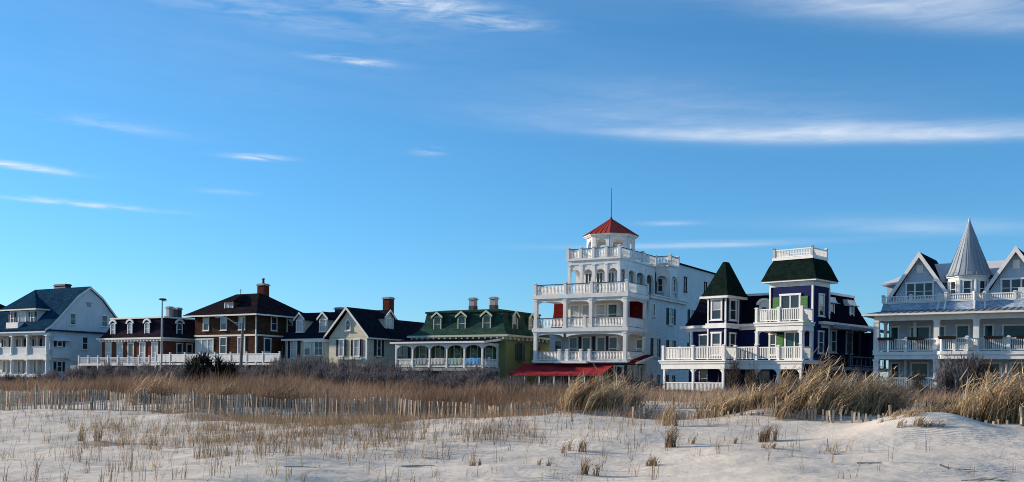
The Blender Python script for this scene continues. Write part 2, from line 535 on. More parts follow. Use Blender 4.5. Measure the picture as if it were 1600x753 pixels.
def window(root, x, y, z, w, h, ang=0, trim=None, pane=None, style='sash', name='window', shutters=None, sw=None, c=0.12, flat=False, sill=True, fname=None, lower=None):
    """x, y, z is the middle of the sill on the wall plane; ang 0 faces the street, 90 faces right"""
    trim = trim or WHITE
    pane = pane or GLASS
    key = ('w', round(w, 2), round(h, 2), trim.name, style, c)
    if key not in CACHE:
        m = MB()
        W = w / 2
        if style == 'arch':
            zs = h - W * 0.9
            m.box(-W, -W + c, -.09, .02, 0, zs).box(W - c, W, -.09, .02, 0, zs).box(-W + c, W - c, -.09, .02, 0, c)
            n = 10
            out = [(-W * math.cos(math.pi * i / n), zs + W * .9 * math.sin(math.pi * i / n)) for i in range(n + 1)]
            inn = [(-(W - c) * math.cos(math.pi * i / n), zs + (W - c) * .9 * math.sin(math.pi * i / n)) for i in range(n + 1)]
            m.strip(inn, out, -.09, .02)
            m.box(-W + c, W - c, -.055, -.01, h * .47, h * .47 + .06)
        elif style == 'point':
            zs = h * .62
            m.box(-W, -W + c, -.09, .02, 0, zs).box(W - c, W, -.09, .02, 0, zs).box(-W + c, W - c, -.09, .02, 0, c)
            m.strip([(-W + c, zs), (0, h - c * 1.6), (W - c, zs)], [(-W, zs), (0, h), (W, zs)], -.09, .02)
            m.box(-W + c, W - c, -.055, -.01, h * .42, h * .42 + .06)
        else:
            m.box(-W, -W + c, -.09, .02, 0, h).box(W - c, W, -.09, .02, 0, h)
            m.box(-W + c, W - c, -.09, .02, 0, c * .7).box(-W - .04, W + .04, -.12, .02, h, h + c * 1.1)
            if style in ('sash', 'sash2'):
                m.box(-W + c, W - c, -.055, -.01, h * .5, h * .5 + .06)
            if style in ('sash2', 'french', 'pair'):
                t = .025 if style == 'sash2' else .05
                m.box(-t, t, -.06, -.01, c * .7, h)
            if style == 'triple':
                for q in (-1, 1):
                    m.box(q * W / 3 - .06, q * W / 3 + .06, -.08, -.01, c * .7, h)
                m.box(-W + c, W - c, -.055, -.01, h * .5, h * .5 + .05)
            if style == 'door':
                m.box(-W + c, W - c, -.055, -.01, c * .7, h * .4)
        CACHE[key] = m.mesh('window_frame', trim)
    pk = ('p', round(w, 2), round(h, 2), pane.name, style, c)
    if pk not in CACHE:
        m = MB()
        W = w / 2 - c * .6
        if style == 'arch':
            zs = h - (w / 2) * .9
            pr = [(-W, .05), (W, .05), (W, zs)] + [(W * math.cos(math.pi * i / 8), zs + W * .9 * math.sin(math.pi * i / 8)) for i in range(1, 8)] + [(-W, zs)]
            m.prism_y(pr, -.03, .01)
        elif style == 'point':
            m.prism_y([(-W, .05), (W, .05), (W, h * .62), (0, h - c), (-W, h * .62)], -.03, .01)
        else:
            m.box(-W, W, -.03, .01, .03, h - .01)
        CACHE[pk] = m.mesh('pane', pane)
    fr = link(fname or name, CACHE[key], root, (x, y, z), R(ang))
    pr = root if flat else fr
    link('pane', CACHE[pk], pr, (x, y, z) if flat else (0, 0, 0), R(ang) if flat else 0)
    if lower is not None:                       # blind or curtain behind the lower or upper sash
        lk = ('b', round(w, 2), round(h, 2), lower)
        if lk not in CACHE:
            W = w / 2 - c * .9
            a, b = (h * .55, h - .04) if lower == 'up' else (.06, h * .5)
            CACHE[lk] = MB().box(-W, W, -.042, -.02, a, b).mesh('blind', CURT)
        link('blind', CACHE[lk], pr, (x, y, z) if flat else (0, 0, 0), R(ang) if flat else 0)
    if sill and style != 'door':
        sk = ('s', round(w, 2), trim.name)
        if sk not in CACHE:
            CACHE[sk] = MB().box(-w / 2 - .08, w / 2 + .08, -.17, .0, -.085, -.003).mesh('sill', trim)
        link('sill', CACHE[sk], pr, (x, y, z) if flat else (0, 0, 0), R(ang) if flat else 0)
    if shutters:
        s = sw or w * .48
        qk = ('sh', round(s, 2), round(h, 2), shutters.name)
        if qk not in CACHE:
            m = MB()
            m.box(-s / 2, -s / 2 + .07, -.07, .0, 0, h).box(s / 2 - .07, s / 2, -.07, .0, 0, h)
            for a, b in ((0, .09), (h * .5 - .04, h * .5 + .04), (h - .09, h)):
                m.box(-s / 2 + .07, s / 2 - .07, -.07, .0, a, b)
            k = 6
            for a, b in ((.09, h * .5 - .04), (h * .5 + .04, h - .09)):
                for i in range(k):
                    za = a + (b - a) * i / k
                    m.box(-s / 2 + .07, s / 2 - .07, -.05, -.015, za + .02, za + (b - a) / k - .005)
                m.box(-s / 2 + .07, s / 2 - .07, -.014, -.004, a, b)
            CACHE[qk] = m.mesh('shutter', shutters)
        ca, sa = math.cos(R(ang)), math.sin(R(ang))
        for q in (-1, 1):
            d = q * (w / 2 + s / 2 + .02)
            link('shutter', CACHE[qk], root, (x + d * ca, y + d * sa, z), R(ang))
    return fr


def dormer(root, x, y, z, ang, w, h, depth, top, wallm, roofm, trim, style='sash', ww=None, wh=None, pane=None, rh=None, label=None, lower=None):
    """x, y, z: middle of the foot of the dormer's face"""
    o = part(root, 'dormer', MB().box(-w / 2, w / 2, 0, depth, -.25, h), wallm, (x, y, z), R(ang), label)
    m = MB()
    t = .1
    rh = rh if rh is not None else w * .55
    if top == 'gable':
        W = w / 2 + .16
        m.strip([(-W, h - .08), (0, h + rh), (W, h - .08)], [(-W, h + t - .02), (0, h + rh + t * 1.4), (W, h + t - .02)], -.2, depth)
        part(o, 'gable', MB().prism_y([(-w / 2, h), (w / 2, h), (0, h + rh)], .01, depth * .8), wallm)
        v = MB()
        v.strip([(-W - .02, h - .14), (0, h + rh - .08), (W + .02, h - .14)], [(-W - .02, h + t), (0, h + rh + t * 1.5), (W + .02, h + t)], -.26, -.17)
        part(o, 'barge_board', v, trim)
        part(o, 'roof', m, roofm)
    elif top == 'arch':
        n = 10
        W = w / 2 + .14
        for r0, r1, ya, yb, mm, nm in ((w / 2 - .02, w / 2 + .1, 0.0, depth, roofm, 'roof'), (w / 2 - .06, W + .06, -.16, -.02, trim, 'arched_hood')):
            a = [(-r0 * math.cos(math.pi * i / n), h - .02 + rh * r0 / (w / 2) * math.sin(math.pi * i / n)) for i in range(n + 1)]
            b = [(-r1 * math.cos(math.pi * i / n), h - .02 + rh * r1 / (w / 2) * math.sin(math.pi * i / n)) for i in range(n + 1)]
            q = MB()
            q.strip(a, b, ya, yb)
            part(o, nm, q, mm)
        a = [(-(w / 2 - .03) * math.cos(math.pi * i / n), h - .03 + rh * math.sin(math.pi * i / n) * .97) for i in range(n + 1)]
        part(o, 'gable', MB().prism_y(a, .012, depth * .8), wallm)
    elif top == 'shed':
        n = 8
        pr = [(-.45, h - .12)] + [(-.45 + .45 * math.sin(math.pi / 2 * i / n), h - .12 + rh * (1 - math.cos(math.pi / 2 * i / n))) for i in range(1, n + 1)] + [(depth, h + rh), (depth, h - .02), (-.4, h - .16)]
        m.prism_x(pr, -w / 2 - .22, w / 2 + .22)
        part(o, 'hood', m, trim)
    else:                                      # hip
        W = w / 2 + .35
        m.loops([[(-W, -.4, h), (W, -.4, h), (W, depth, h), (-W, depth, h)], [(-W, -.4, h + .1), (W, -.4, h + .1), (W, depth, h + .1), (-W, depth, h + .1)],
                 [(-.15, depth * .6, h + rh), (.15, depth * .6, h + rh), (.15, depth, h + rh), (-.15, depth, h + rh)]])
        part(o, 'roof', m, roofm)
    ww = ww or w * .78
    wh = wh or h * .86
    window(o, 0, 0, (h - wh) * .45, ww, wh, 0, trim, pane, style, fname='window_frame', flat=True, sill=True, c=.11, lower=lower)
    return o


def railing(root, p0, p1, z, h, m, pitch=.14, posts=None, single=False, bw=.05, top=None, panel=None, post_w=.16, post_h=None, name='railing', bottom=.1, posts_ends=(True, True)):
    """rail on the deck from p0 to p1 (x, y) with balusters; posts: list of fractions of the length"""
    d = Vector((p1[0] - p0[0], p1[1] - p0[1], 0))
    L = d.length
    a = math.atan2(d.y, d.x)
    hb = MB()
    if top:
        hb.box(0, L, -.04, .04, h - .14, h - .06)
    else:
        hb.box(0, L, -.06, .06, h - .09, h)
    ro = part(root, name, hb, m, (p0[0], p0[1], z), a)
    part(ro, 'bottom_rail', MB().box(0, L, -.035, .035, bottom, bottom + .07), m)
    if top:
        part(ro, 'handrail', MB().box(0, L, -.07, .07, h - .058, h), top)
    n = max(2, int(L / pitch))
    zt = h - .14 if top else h - .09
    if panel:
        part(ro, 'panel', MB().box(.02, L - .02, -.02, .02, bottom + .072, zt - .002), panel)
    elif single:
        k = ('bal', round(zt, 3), bw, m.name, bottom)
        if k not in CACHE:
            CACHE[k] = MB().box(-bw / 2, bw / 2, -bw / 2, bw / 2, bottom + .068, zt + .002).mesh('baluster', m)
        for i in range(n):
            link('baluster', CACHE[k], ro, ((i + .5) * L / n, 0, 0))
    else:
        b = MB()
        for i in range(n):
            xx = (i + .5) * L / n
            zm = (bottom + zt) / 2
            b.cyl(xx, 0, bottom + .068, zm, bw * .45, bw * .85, 5).cyl(xx, 0, zm, zt + .002, bw * .85, bw * .4, 5)
        part(ro, 'balusters', b, m, kind='stuff')
    ph = post_h or h + .16
    k = ('newel', post_w, round(ph, 2), m.name)
    if k not in CACHE:
        q = post_w / 2
        CACHE[k] = MB().box(-q, q, -q, q, -.02, ph - .08).box(-q - .04, q + .04, -q - .04, q + .04, ph - .078, ph - .02).box(-q + .01, q - .01, -q + .01, q - .01, ph - .02, ph + .03).mesh('newel_post', m)
    fr = list(posts or [])
    if posts_ends[0]:
        fr.append(0.0)
    if posts_ends[1]:
        fr.append(1.0)
    for t in fr:
        link('newel_post', CACHE[k], ro, (t * L, 0, 0))
    return ro


def column(root, x, y, z0, z1, w, m, name='column', rnd=False):
    k = ('col', round(z1 - z0, 2), w, m.name, rnd)
    if k not in CACHE:
        b = MB()
        H_ = z1 - z0
        if rnd:
            b.cyl(0, 0, .14, H_ - .12, w / 2, w / 2 * .86, 14)
        else:
            b.box(-w / 2, w / 2, -w / 2, w / 2, .14, H_ - .12)
        b.box(-w * .62, w * .62, -w * .62, w * .62, 0, .14).box(-w * .62, w * .62, -w * .62, w * .62, H_ - .12, H_)
        CACHE[k] = b.mesh(name, m)
    return link(name, CACHE[k], root, (x, y, z0))


def chimney(root, x, y, z0, z1, w, d, m, capm=None, pot=False):
    c = part(root, 'chimney', MB().box(-w / 2, w / 2, -d / 2, d / 2, z0, z1 - .25), m, (x, y, 0))
    part(c, 'cap', MB().box(-w / 2 - .1, w / 2 + .1, -d / 2 - .1, d / 2 + .1, z1 - .25, z1 - .1).box(-w / 2, w / 2, -d / 2, d / 2, z1 - .1, z1), capm or m)
    if pot:
        part(c, 'chimney_pot', MB().cyl(0, 0, z1, z1 + .55, .16, .13, 10).cyl(0, 0, z1 + .55, z1 + .66, .24, .2, 10), DARK)
    return c

# ------------------------------------------------------------------ terrain
FN = (0.479, 0.878)                      # direction from the beach towards the houses, square to the dune fence


def vnoise(x, y, seed):
    """smooth value noise on arrays"""
    x = np.asarray(x, float)
    y = np.asarray(y, float)
    xi, yi = np.floor(x).astype(np.int64), np.floor(y).astype(np.int64)
    fx, fy = x - xi, y - yi
    fx = fx * fx * fx * (fx * (fx * 6 - 15) + 10)
    fy = fy * fy * fy * (fy * (fy * 6 - 15) + 10)

    def hsh(a, b):
        h = (a * 374761393 + b * 668265263 + seed * 982451653) & 0xffffffff
        h = ((h ^ (h >> 13)) * 1274126177) & 0xffffffff
        return ((h ^ (h >> 16)) & 0xffff) / 65535.0
    v00, v10, v01, v11 = hsh(xi, yi), hsh(xi + 1, yi), hsh(xi, yi + 1), hsh(xi + 1, yi + 1)
    return (v00 * (1 - fx) + v10 * fx) * (1 - fy) + (v01 * (1 - fx) + v11 * fx) * fy - 0.5


def sstep(a, b, t):
    t = np.clip((t - a) / (b - a), 0, 1)
    return t * t * (3 - 2 * t)


def ground(x, y):
    x = np.asarray(x, float)
    y = np.asarray(y, float)
    q = x * FN[0] + y * FN[1]
    s = x * FN[1] - y * FN[0]            # along the fence, + to the right
    z = np.interp(q, [0, 9, 17, 24, 27, 33, 45, 60, 64, 66, 80, 84, 140], [-.1, 0, .20, .46, .56, 1.0, 1.05, 1.0, 1.15, 1.25, 1.25, 1.35, 1.6])
    z = z + .27 * sstep(-14, 2, s) * sstep(18, 26, q) * (1 - sstep(40, 60, q))
    z = z + .45 * sstep(-35, -60, s) * sstep(80, 92, q)
    amp = sstep(6, 14, q) * (1 - sstep(58, 66, q))
    z = z + amp * (.30 * vnoise(x / 5.5, y / 5.5, 1) + .17 * vnoise(x / 2.3 + 9, y / 1.7, 2) + .06 * vnoise(x / .9, y / .7 + 4, 3) + .016 * vnoise(x / .34, y / .3, 4))
    z = z - .13 * np.exp(-((q - 26.3) / 1.1) ** 2) * sstep(-36, -30, s) * (1 - sstep(-17, -13, s))
    z = z + .27 * np.exp(-((s + 13.6) / 3.4) ** 2) * sstep(18, 25.5, q) * (1 - sstep(29, 36, q))
    # hump of blown sand against the fence on the right, with a tail to the left
    for (hx, hy, ha, rx, ry) in ((9.55, 23.4, .30, 1.3, 1.6), (8.5, 22.3, .14, 1.5, 1.0), (11.8, 22.2, -.14, 1.3, 1.6), (6.9, 27.6, .28, 1.2, .7), (-14.2, 37.6, .14, .9, .8), (-11.0, 35.6, .12, .8, .7), (4.4, 26.8, -.10, 2.0, 1.2), (7.4, 25.2, -.12, 1.6, 1.0)):
        z = z + ha * np.exp(-((x - hx) / rx) ** 2 - ((y - hy) / ry) ** 2)
    return z


def gz(x, y):
    return float(ground(np.array([x]), np.array([y]))[0])


xs = np.concatenate([[-3000, -1500, -700, -350, -200], np.arange(-150, -40, 5.0), np.arange(-40, -24, .6), np.arange(-24, 17, .13), np.arange(17, 40, .6), np.arange(40, 151, 5.0), [200, 350, 700, 1500, 3000]])
ys = np.concatenate([[-600, -200, -60, -20, 0, 6], np.arange(9, 12, .4), np.arange(12, 44, .13), np.arange(44, 70, .6), np.arange(70, 170, 4.0), [200, 300, 600, 1500, 4000]])
GX, GY = np.meshgrid(xs, ys)
GZ = ground(GX, GY)
nv = GX.size
me = bpy.data.meshes.new('sand_ground')
co = np.stack([GX.ravel(), GY.ravel(), GZ.ravel()], 1).astype(np.float32)
nx, ny = len(xs), len(ys)
ii = (np.arange(ny - 1)[:, None] * nx + np.arange(nx - 1)[None, :]).ravel()
quads = np.stack([ii, ii + 1, ii + nx + 1, ii + nx], 1).astype(np.int32)
me.vertices.add(nv)
me.vertices.foreach_set('co', co.ravel())
me.loops.add(quads.size)
me.loops.foreach_set('vertex_index', quads.ravel())
me.polygons.add(len(quads))
me.polygons.foreach_set('loop_start', np.arange(0, quads.size, 4, dtype=np.int32))
me.polygons.foreach_set('use_smooth', np.ones(len(quads), bool))
me.update()
me.validate()


def sand_mat():
    m = bpy.data.materials.new('beach_sand')
    m.use_nodes = True
    n, l = m.node_tree.nodes, m.node_tree.links
    b = n['Principled BSDF']
    b.inputs['Roughness'].default_value = 0.95
    b.inputs['Specular IOR Level'].default_value = 0.1
    tc = n.new('ShaderNodeTexCoord')

    def noise(sc, det=5, ro=.6):
        t = n.new('ShaderNodeTexNoise')
        t.inputs['Scale'].default_value = sc
        t.inputs['Detail'].default_value = det
        t.inputs['Roughness'].default_value = ro
        l.new(tc.outputs['Object'], t.inputs['Vector'])
        return t.outputs[0]

    def rng(v, a, b_, c=0.0, d=1.0):
        t = n.new('ShaderNodeMapRange')
        t.inputs['From Min'].default_value = a
        t.inputs['From Max'].default_value = b_
        t.inputs['To Min'].default_value = c
        t.inputs['To Max'].default_value = d
        l.new(v, t.inputs['Value'])
        return t.outputs[0]

    def mixc(fac, a, b_):
        t = n.new('ShaderNodeMixRGB')
        l.new(fac, t.inputs[0])
        for i, q in ((1, a), (2, b_)):
            if isinstance(q, tuple):
                t.inputs[i].default_value = (*q, 1)
            else:
                l.new(q, t.inputs[i])
        return t.outputs[0]

    def op(o, a, b_):
        t = n.new('ShaderNodeMath')
        t.operation = o
        for i, q in ((0, a), (1, b_)):
            if isinstance(q, (int, float)):
                t.inputs[i].default_value = q
            else:
                l.new(q, t.inputs[i])
        return t.outputs[0]
    base = mixc(rng(noise(.35), .35, .65), (.53, .48, .405), (.61, .555, .475))
    base = mixc(rng(noise(60, 3), .35, .65, 0, .35), base, (.46, .42, .375))
    base = mixc(rng(noise(3.2, 7, .7), .62, .75, 0, .5), base, (.25, .215, .18))
    # scrubby dark soil from the dune's back to the house lots
    sp = n.new('ShaderNodeSeparateXYZ')
    l.new(tc.outputs['Object'], sp.inputs[0])
    qd = op('ADD', op('ADD', op('MULTIPLY', sp.outputs[0], FN[0]), op('MULTIPLY', sp.outputs[1], FN[1])), op('MULTIPLY', noise(.3), 8.0))
    base = mixc(rng(qd, 42.0, 50.0), base, mixc(rng(noise(1.2), .35, .65), (.07, .055, .04), (.12, .10, .07)))
    l.new(base, b.inputs['Base Color'])
    wv = n.new('ShaderNodeTexWave')
    wv.wave_type = 'BANDS'
    wv.bands_direction = 'Y'
    wv.inputs['Scale'].default_value = 2.6
    wv.inputs['Distortion'].default_value = 5.0
    wv.inputs['Detail'].default_value = 2.0
    wv.inputs['Detail Scale'].default_value = 0.8
    l.new(tc.outputs['Object'], wv.inputs['Vector'])
    rip = op('MULTIPLY', wv.outputs[1], rng(noise(.22, 2), .44, .6))
    hgt = op('ADD', op('MULTIPLY', rip, .28), op('ADD', op('MULTIPLY', noise(3, 4, .55), 1.1), op('MULTIPLY', noise(30, 4), .15)))
    bp = n.new('ShaderNodeBump')
    bp.inputs['Strength'].default_value = 0.6
    bp.inputs['Distance'].default_value = 0.06
    l.new(hgt, bp.inputs['Height'])
    l.new(bp.outputs[0], b.inputs['Normal'])
    return m


me.materials.append(sand_mat())
tag(link('ground', me), kind='structure')

# the beach road and its pavement behind the dunes (hidden by the shrubs from the beach)


def strip_sheet(name, q0, q1, dz, m):
    b = MB()
    pts = []
    for s in np.linspace(-150, 60, 43):
        for q in (q0, q1):
            x, y = s * FN[1] + q * FN[0], -s * FN[0] + q * FN[1]
            pts.append((x, y, 1.26 + dz))
    b.add(pts, [(2 * i, 2 * i + 2, 2 * i + 3, 2 * i + 1) for i in range(42)])
    o = part(None, name, b, m)
    o['kind'] = 'structure'


strip_sheet('road', 67, 76, .03, ASPH)
strip_sheet('pavement', 76.0, 78.5, .15, CONC)

# ------------------------------------------------------------------ houses
TH = 31.0


def house(name, label, x, y, th, cat='house', group=None):
    return thing(name, label, cat, (x, y, 0), -R(th), group)


def gable_roof_y(m, x0, x1, xr, ze, zr, y0, y1, t=.16):
    """roof slab with its ridge along y"""
    m.strip([(x0, ze), (xr, zr), (x1, ze)], [(x0, ze + t), (xr, zr + t * 1.3), (x1, ze + t)], y0, y1)


def gable_roof_x(m, y0, y1, yr, ze, zr, x0, x1, t=.16):
    m.prism_x([(y0, ze), (yr, zr), (y1, ze), (y1, ze + t), (yr, zr + t * 1.3), (y0, ze + t)], x0, x1)


# ---- house A: pale gambrel house at the left edge
def build_gambrel():
    r = house('gambrel_house', 'pale grey house with curved slate blue gambrel roof and two storey porch, far left', -60.8, 134.0, TH)
    x0 = -18.0
    part(r, 'wall', MB().box(x0, -.12, 2.3, 12.4, 1.5, 8.1).box(-.45, -.13, .35, 2.3, 1.5, 8.1), A_WALL)
    prof = [(-.55, 8.0), (.35, 8.55), (1.6, 9.85), (3.1, 11.45), (4.3, 12.75), (6.3, 14.15)]
    full = prof + [(12.6 - y, z) for y, z in reversed(prof[:-1])]
    part(r, 'gable_wall', MB().prism_x([(y, z - .12) for y, z in full[1:-1]] + [(12.2, 8.05), (.4, 8.05)], -1.0, -.14), A_WALL)
    m = MB()
    inner = [(y, z) for y, z in full]
    outer = [(y, z + .22) for y, z in full]
    n = len(inner)
    for (xa, xb) in ((-12.2, .12),):
        lps = [[(xx, y, z) for y, z in inner] + [(xx, y, z) for y, z in reversed(outer)] for xx in (xa, xb)]
        m.loops(lps)
    m.add([(-12.2, y, z + .2) for y, z in full] + [(-18.6, -.55, 8.1), (-18.6, 13.1, 8.1)], [(i, i + 1, n) for i in range(5)] + [(5, n + 1, n)] + [(i, i + 1, n + 1) for i in range(5, n - 1)])
    rf = part(r, 'roof', m, A_ROOF)
    part(rf, 'barge_board', MB().add([(.125, y, z + .2) for y, z in full] + [(.125, y, z - .1) for y, z in full], [(i, i + 1, n + i + 1, n + i) for i in range(n - 1)]), OFFW)
    part(r, 'pent_eave', MB().prism_x([(.2, 8.0), (12.9, 8.0), (12.9, 8.2), (.2, 8.2)], -.1, .34), A_ROOF)
    part(r, 'eave_board', MB().box(x0, .1, -.5, -.35, 7.78, 8.0).box(x0, .05, -.2, .3, 7.45, 7.78), WHITE)
    part(r, 'porch_floor', MB().box(x0, .05, -.25, 2.3, 4.25, 4.88), WHITE)
    part(r, 'ground_floor_deck', MB().box(x0, .05, -.25, 2.3, 1.9, 2.35), WHITE)
    cx = [-.1, -4.2, -7.6, -10.9, -14.2]
    for x in cx:
        column(r, x, 0, 2.35, 4.24, .5, WHITE, rnd=True)
        column(r, x, 0, 4.89, 7.44, .5, WHITE, rnd=True)
        column(r, x - .75, 1.9, 4.89, 7.44, .22, WHITE, name='inner_post')
        column(r, x - .75, 1.9, 2.35, 4.24, .22, WHITE, name='inner_post')
    for a, b in zip(cx[1:], cx[:-1]):
        railing(r, (a + .26, 0), (b - .26, 0), 4.89, 1.06, WHITE, pitch=.12, posts_ends=(False, False), panel=A_WALL, bottom=.02)
    for x in (-2.3, -5.6, -9.2, -12.6):
        window(r, x, 2.3, 5.1, 1.2, 2.0, shutters=DARK, sw=.4)
        window(r, x, 2.3, 2.5, 1.3, 1.6, style='french')
    # front dormer with its hipped roof
    part(r, 'dormer', MB().box(-10.0, -3.8, 1.0, 6.2, 8.7, 10.95), A_WALL)
    d = part(r, 'dormer_roof', MB().add([(-11.3, .45, 10.95), (-3.3, .45, 10.95), (-3.3, 6.3, 10.95), (-14.0, 6.3, 10.95), (-12.2, 6.3, 14.36), (-11.3, .45, 11.1), (-3.3, .45, 11.1), (-3.3, 6.3, 11.1), (-14.0, 6.3, 11.1)],
             [(0, 1, 6, 5), (1, 2, 7, 6), (5, 6, 4), (6, 7, 4), (8, 5, 4), (3, 0, 5, 8), (3, 2, 1, 0)]), A_ROOF)
    part(d, 'fascia', MB().box(-11.34, -3.26, .38, .44, 10.9, 11.08).box(-3.29, -3.22, .4, 3.2, 10.9, 11.08), OFFW)
    for x in (-9.2, -4.75):
        window(r, x, 1.0, 9.05, .9, 1.65, shutters=NAVY, sw=.36)
    window(r, -7.0, 1.0, 9.0, 1.7, 1.7, style='french', pane=CURT)
    part(r, 'balcony', MB().box(-8.9, -6.3, -.15, 1.0, 8.2, 8.4).box(-8.9, -6.3, -.15, -.07, 8.4, 9.25).box(-8.9, -8.82, -.07, 1.0, 8.4, 9.25).box(-6.38, -6.3, -.07, 1.0, 8.4, 9.25), WHITE)
    chimney(r, -7.0, 7.0, 13.2, 15.0, 2.5, .9, DARK)
    S = lambda a, b, z0, z1, **k: window(r, -.12 if z1 < 8 else -.14, (a + b) / 2, z0, b - a, z1 - z0, 90, **k)
    S(3.25, 4.2, 9.0, 10.5, c=.1)
    S(8.2, 9.15, 9.0, 10.5, c=.1)
    S(5.15, 6.1, 5.75, 7.4, c=.1)
    S(1.35, 2.2, 6.0, 7.2, shutters=NAVY, sw=.36)
    S(1.35, 2.2, 2.6, 4.0, shutters=NAVY, sw=.36)
    S(9.3, 10.2, 5.75, 7.4)
    part(r, 'window_hood', MB().loops([[(-.1, .5, 6.75), (.55, .5, 6.75), (.55, 3.3, 6.75), (-.1, 3.3, 6.75)], [(-.1, .9, 7.35), (.02, .9, 7.35), (.02, 2.9, 7.35), (-.1, 2.9, 7.35)]]), A_WALL)
    part(r, 'bay_box', MB().box(-.11, .45, .5, 3.3, 4.45, 5.6), A_WALL)
    part(r, 'belt_board', MB().box(-.11, .0, 3.4, 12.4, 4.2, 4.38).box(-.11, .0, .4, .5, 4.2, 4.38), WHITE)
    part(r, 'gable_vent', MB().box(-.13, -.05, 5.7, 6.7, 12.1, 12.2).box(-.13, -.06, 5.9, 6.5, 11.6, 12.1), STONE)


# ---- brown house behind, at the left edge
def build_far_brown():
    r = house('brown_shingle_house', 'brown shingled house glimpsed behind the gambrel house at the left edge', -77.5, 148.0, TH)
    part(r, 'wall', MB().box(-16, 0, 0, 10, 1.5, 9.8), BROWN_SH)
    part(r, 'roof', MB().loops([[(-17, -1, 9.7), (1, -1, 9.7), (1, 11, 9.7), (-17, 11, 9.7)], [(-17, -1, 9.95), (1, -1, 9.95), (1, 11, 9.95), (-17, 11, 9.95)], [(-11.5, 4.6, 13.4), (-4.5, 4.6, 13.4), (-4.5, 5.4, 13.4), (-11.5, 5.4, 13.4)]]), C_ROOF)
    for x in (-2.2, -5.5, -9):
        window(r, x, 0, 6.6, 1.1, 1.8)
        window(r, x, 0, 3.2, 1.1, 1.8)


# ---- house B: brick house with mansard roof
def build_brick():
    r = house('brick_mansard_house', 'red brown brick house with dark purple mansard and arched white dormers', -43.3, 127.0, TH)
    part(r, 'wall', MB().box(-11.7, 0, 0, 9, 1.6, 6.75), BRICK)
    part(r, 'roof', MB().frustum(-11.95, .25, -.25, 9.25, [(0, 7.08), (.55, 7.7), (.95, 8.6), (1.1, 9.5), (1.1, 9.6)]), B_ROOF)
    part(r, 'roof_curb', MB().frustum(-11.05, -.65, .65, 8.35, [(0, 9.52), (0, 9.72)]), OFFW)
    part(r, 'cornice', MB().frustum(-11.85, .15, -.15, 9.15, [(0, 6.6), (0, 6.82)]).frustum(-12.2, .5, -.5, 9.5, [(0, 6.83), (0, 7.05)]), OFFW)
    b = MB()
    for x in np.linspace(-11.6, -.1, 20):
        b.box(x - .09, x + .09, -.42, -.15, 6.56, 6.825)
    part(r, 'brackets', b, OFFW, kind='stuff')
    for x in (-9.85, -6.55, -3.3):
        dormer(r, x, .28, 7.45, 0, 1.08, 1.45, 1.3, 'arch', B_ROOF, B_ROOF, WHITE, 'arch', ww=.95, wh=1.68, rh=.42, pane=CURT)
    for y in (2.7, 6.0):
        dormer(r, -.28, y, 7.45, 90, 1.08, 1.45, 1.3, 'arch', B_ROOF, B_ROOF, WHITE, 'arch', ww=.95, wh=1.68, rh=.42, pane=TEAL)
    for x in (-10.3, -8.1, -3.8, -1.5):
        window(r, x, 0, 4.0, 1.15, 2.35, c=.15, pane=CURT)
    window(r, -6.0, 0, 3.7, 1.15, 2.6, style='door', name='door', c=.14)
    for y in (2.5, 4.1, 6.5):
        window(r, 0, y, 4.2, 1.0, 2.1, 90, c=.12)
    chimney(r, -3.1, 3.6, 9.6, 11.2, .55, .7, STONE)
    chimney(r, -2.0, 3.9, 9.6, 11.05, .75, .7, DARK, STONE)
    part(r, 'porch_deck', MB().box(-11.7, 5.2, -4.6, 0, 2.9, 3.45), DECKW)


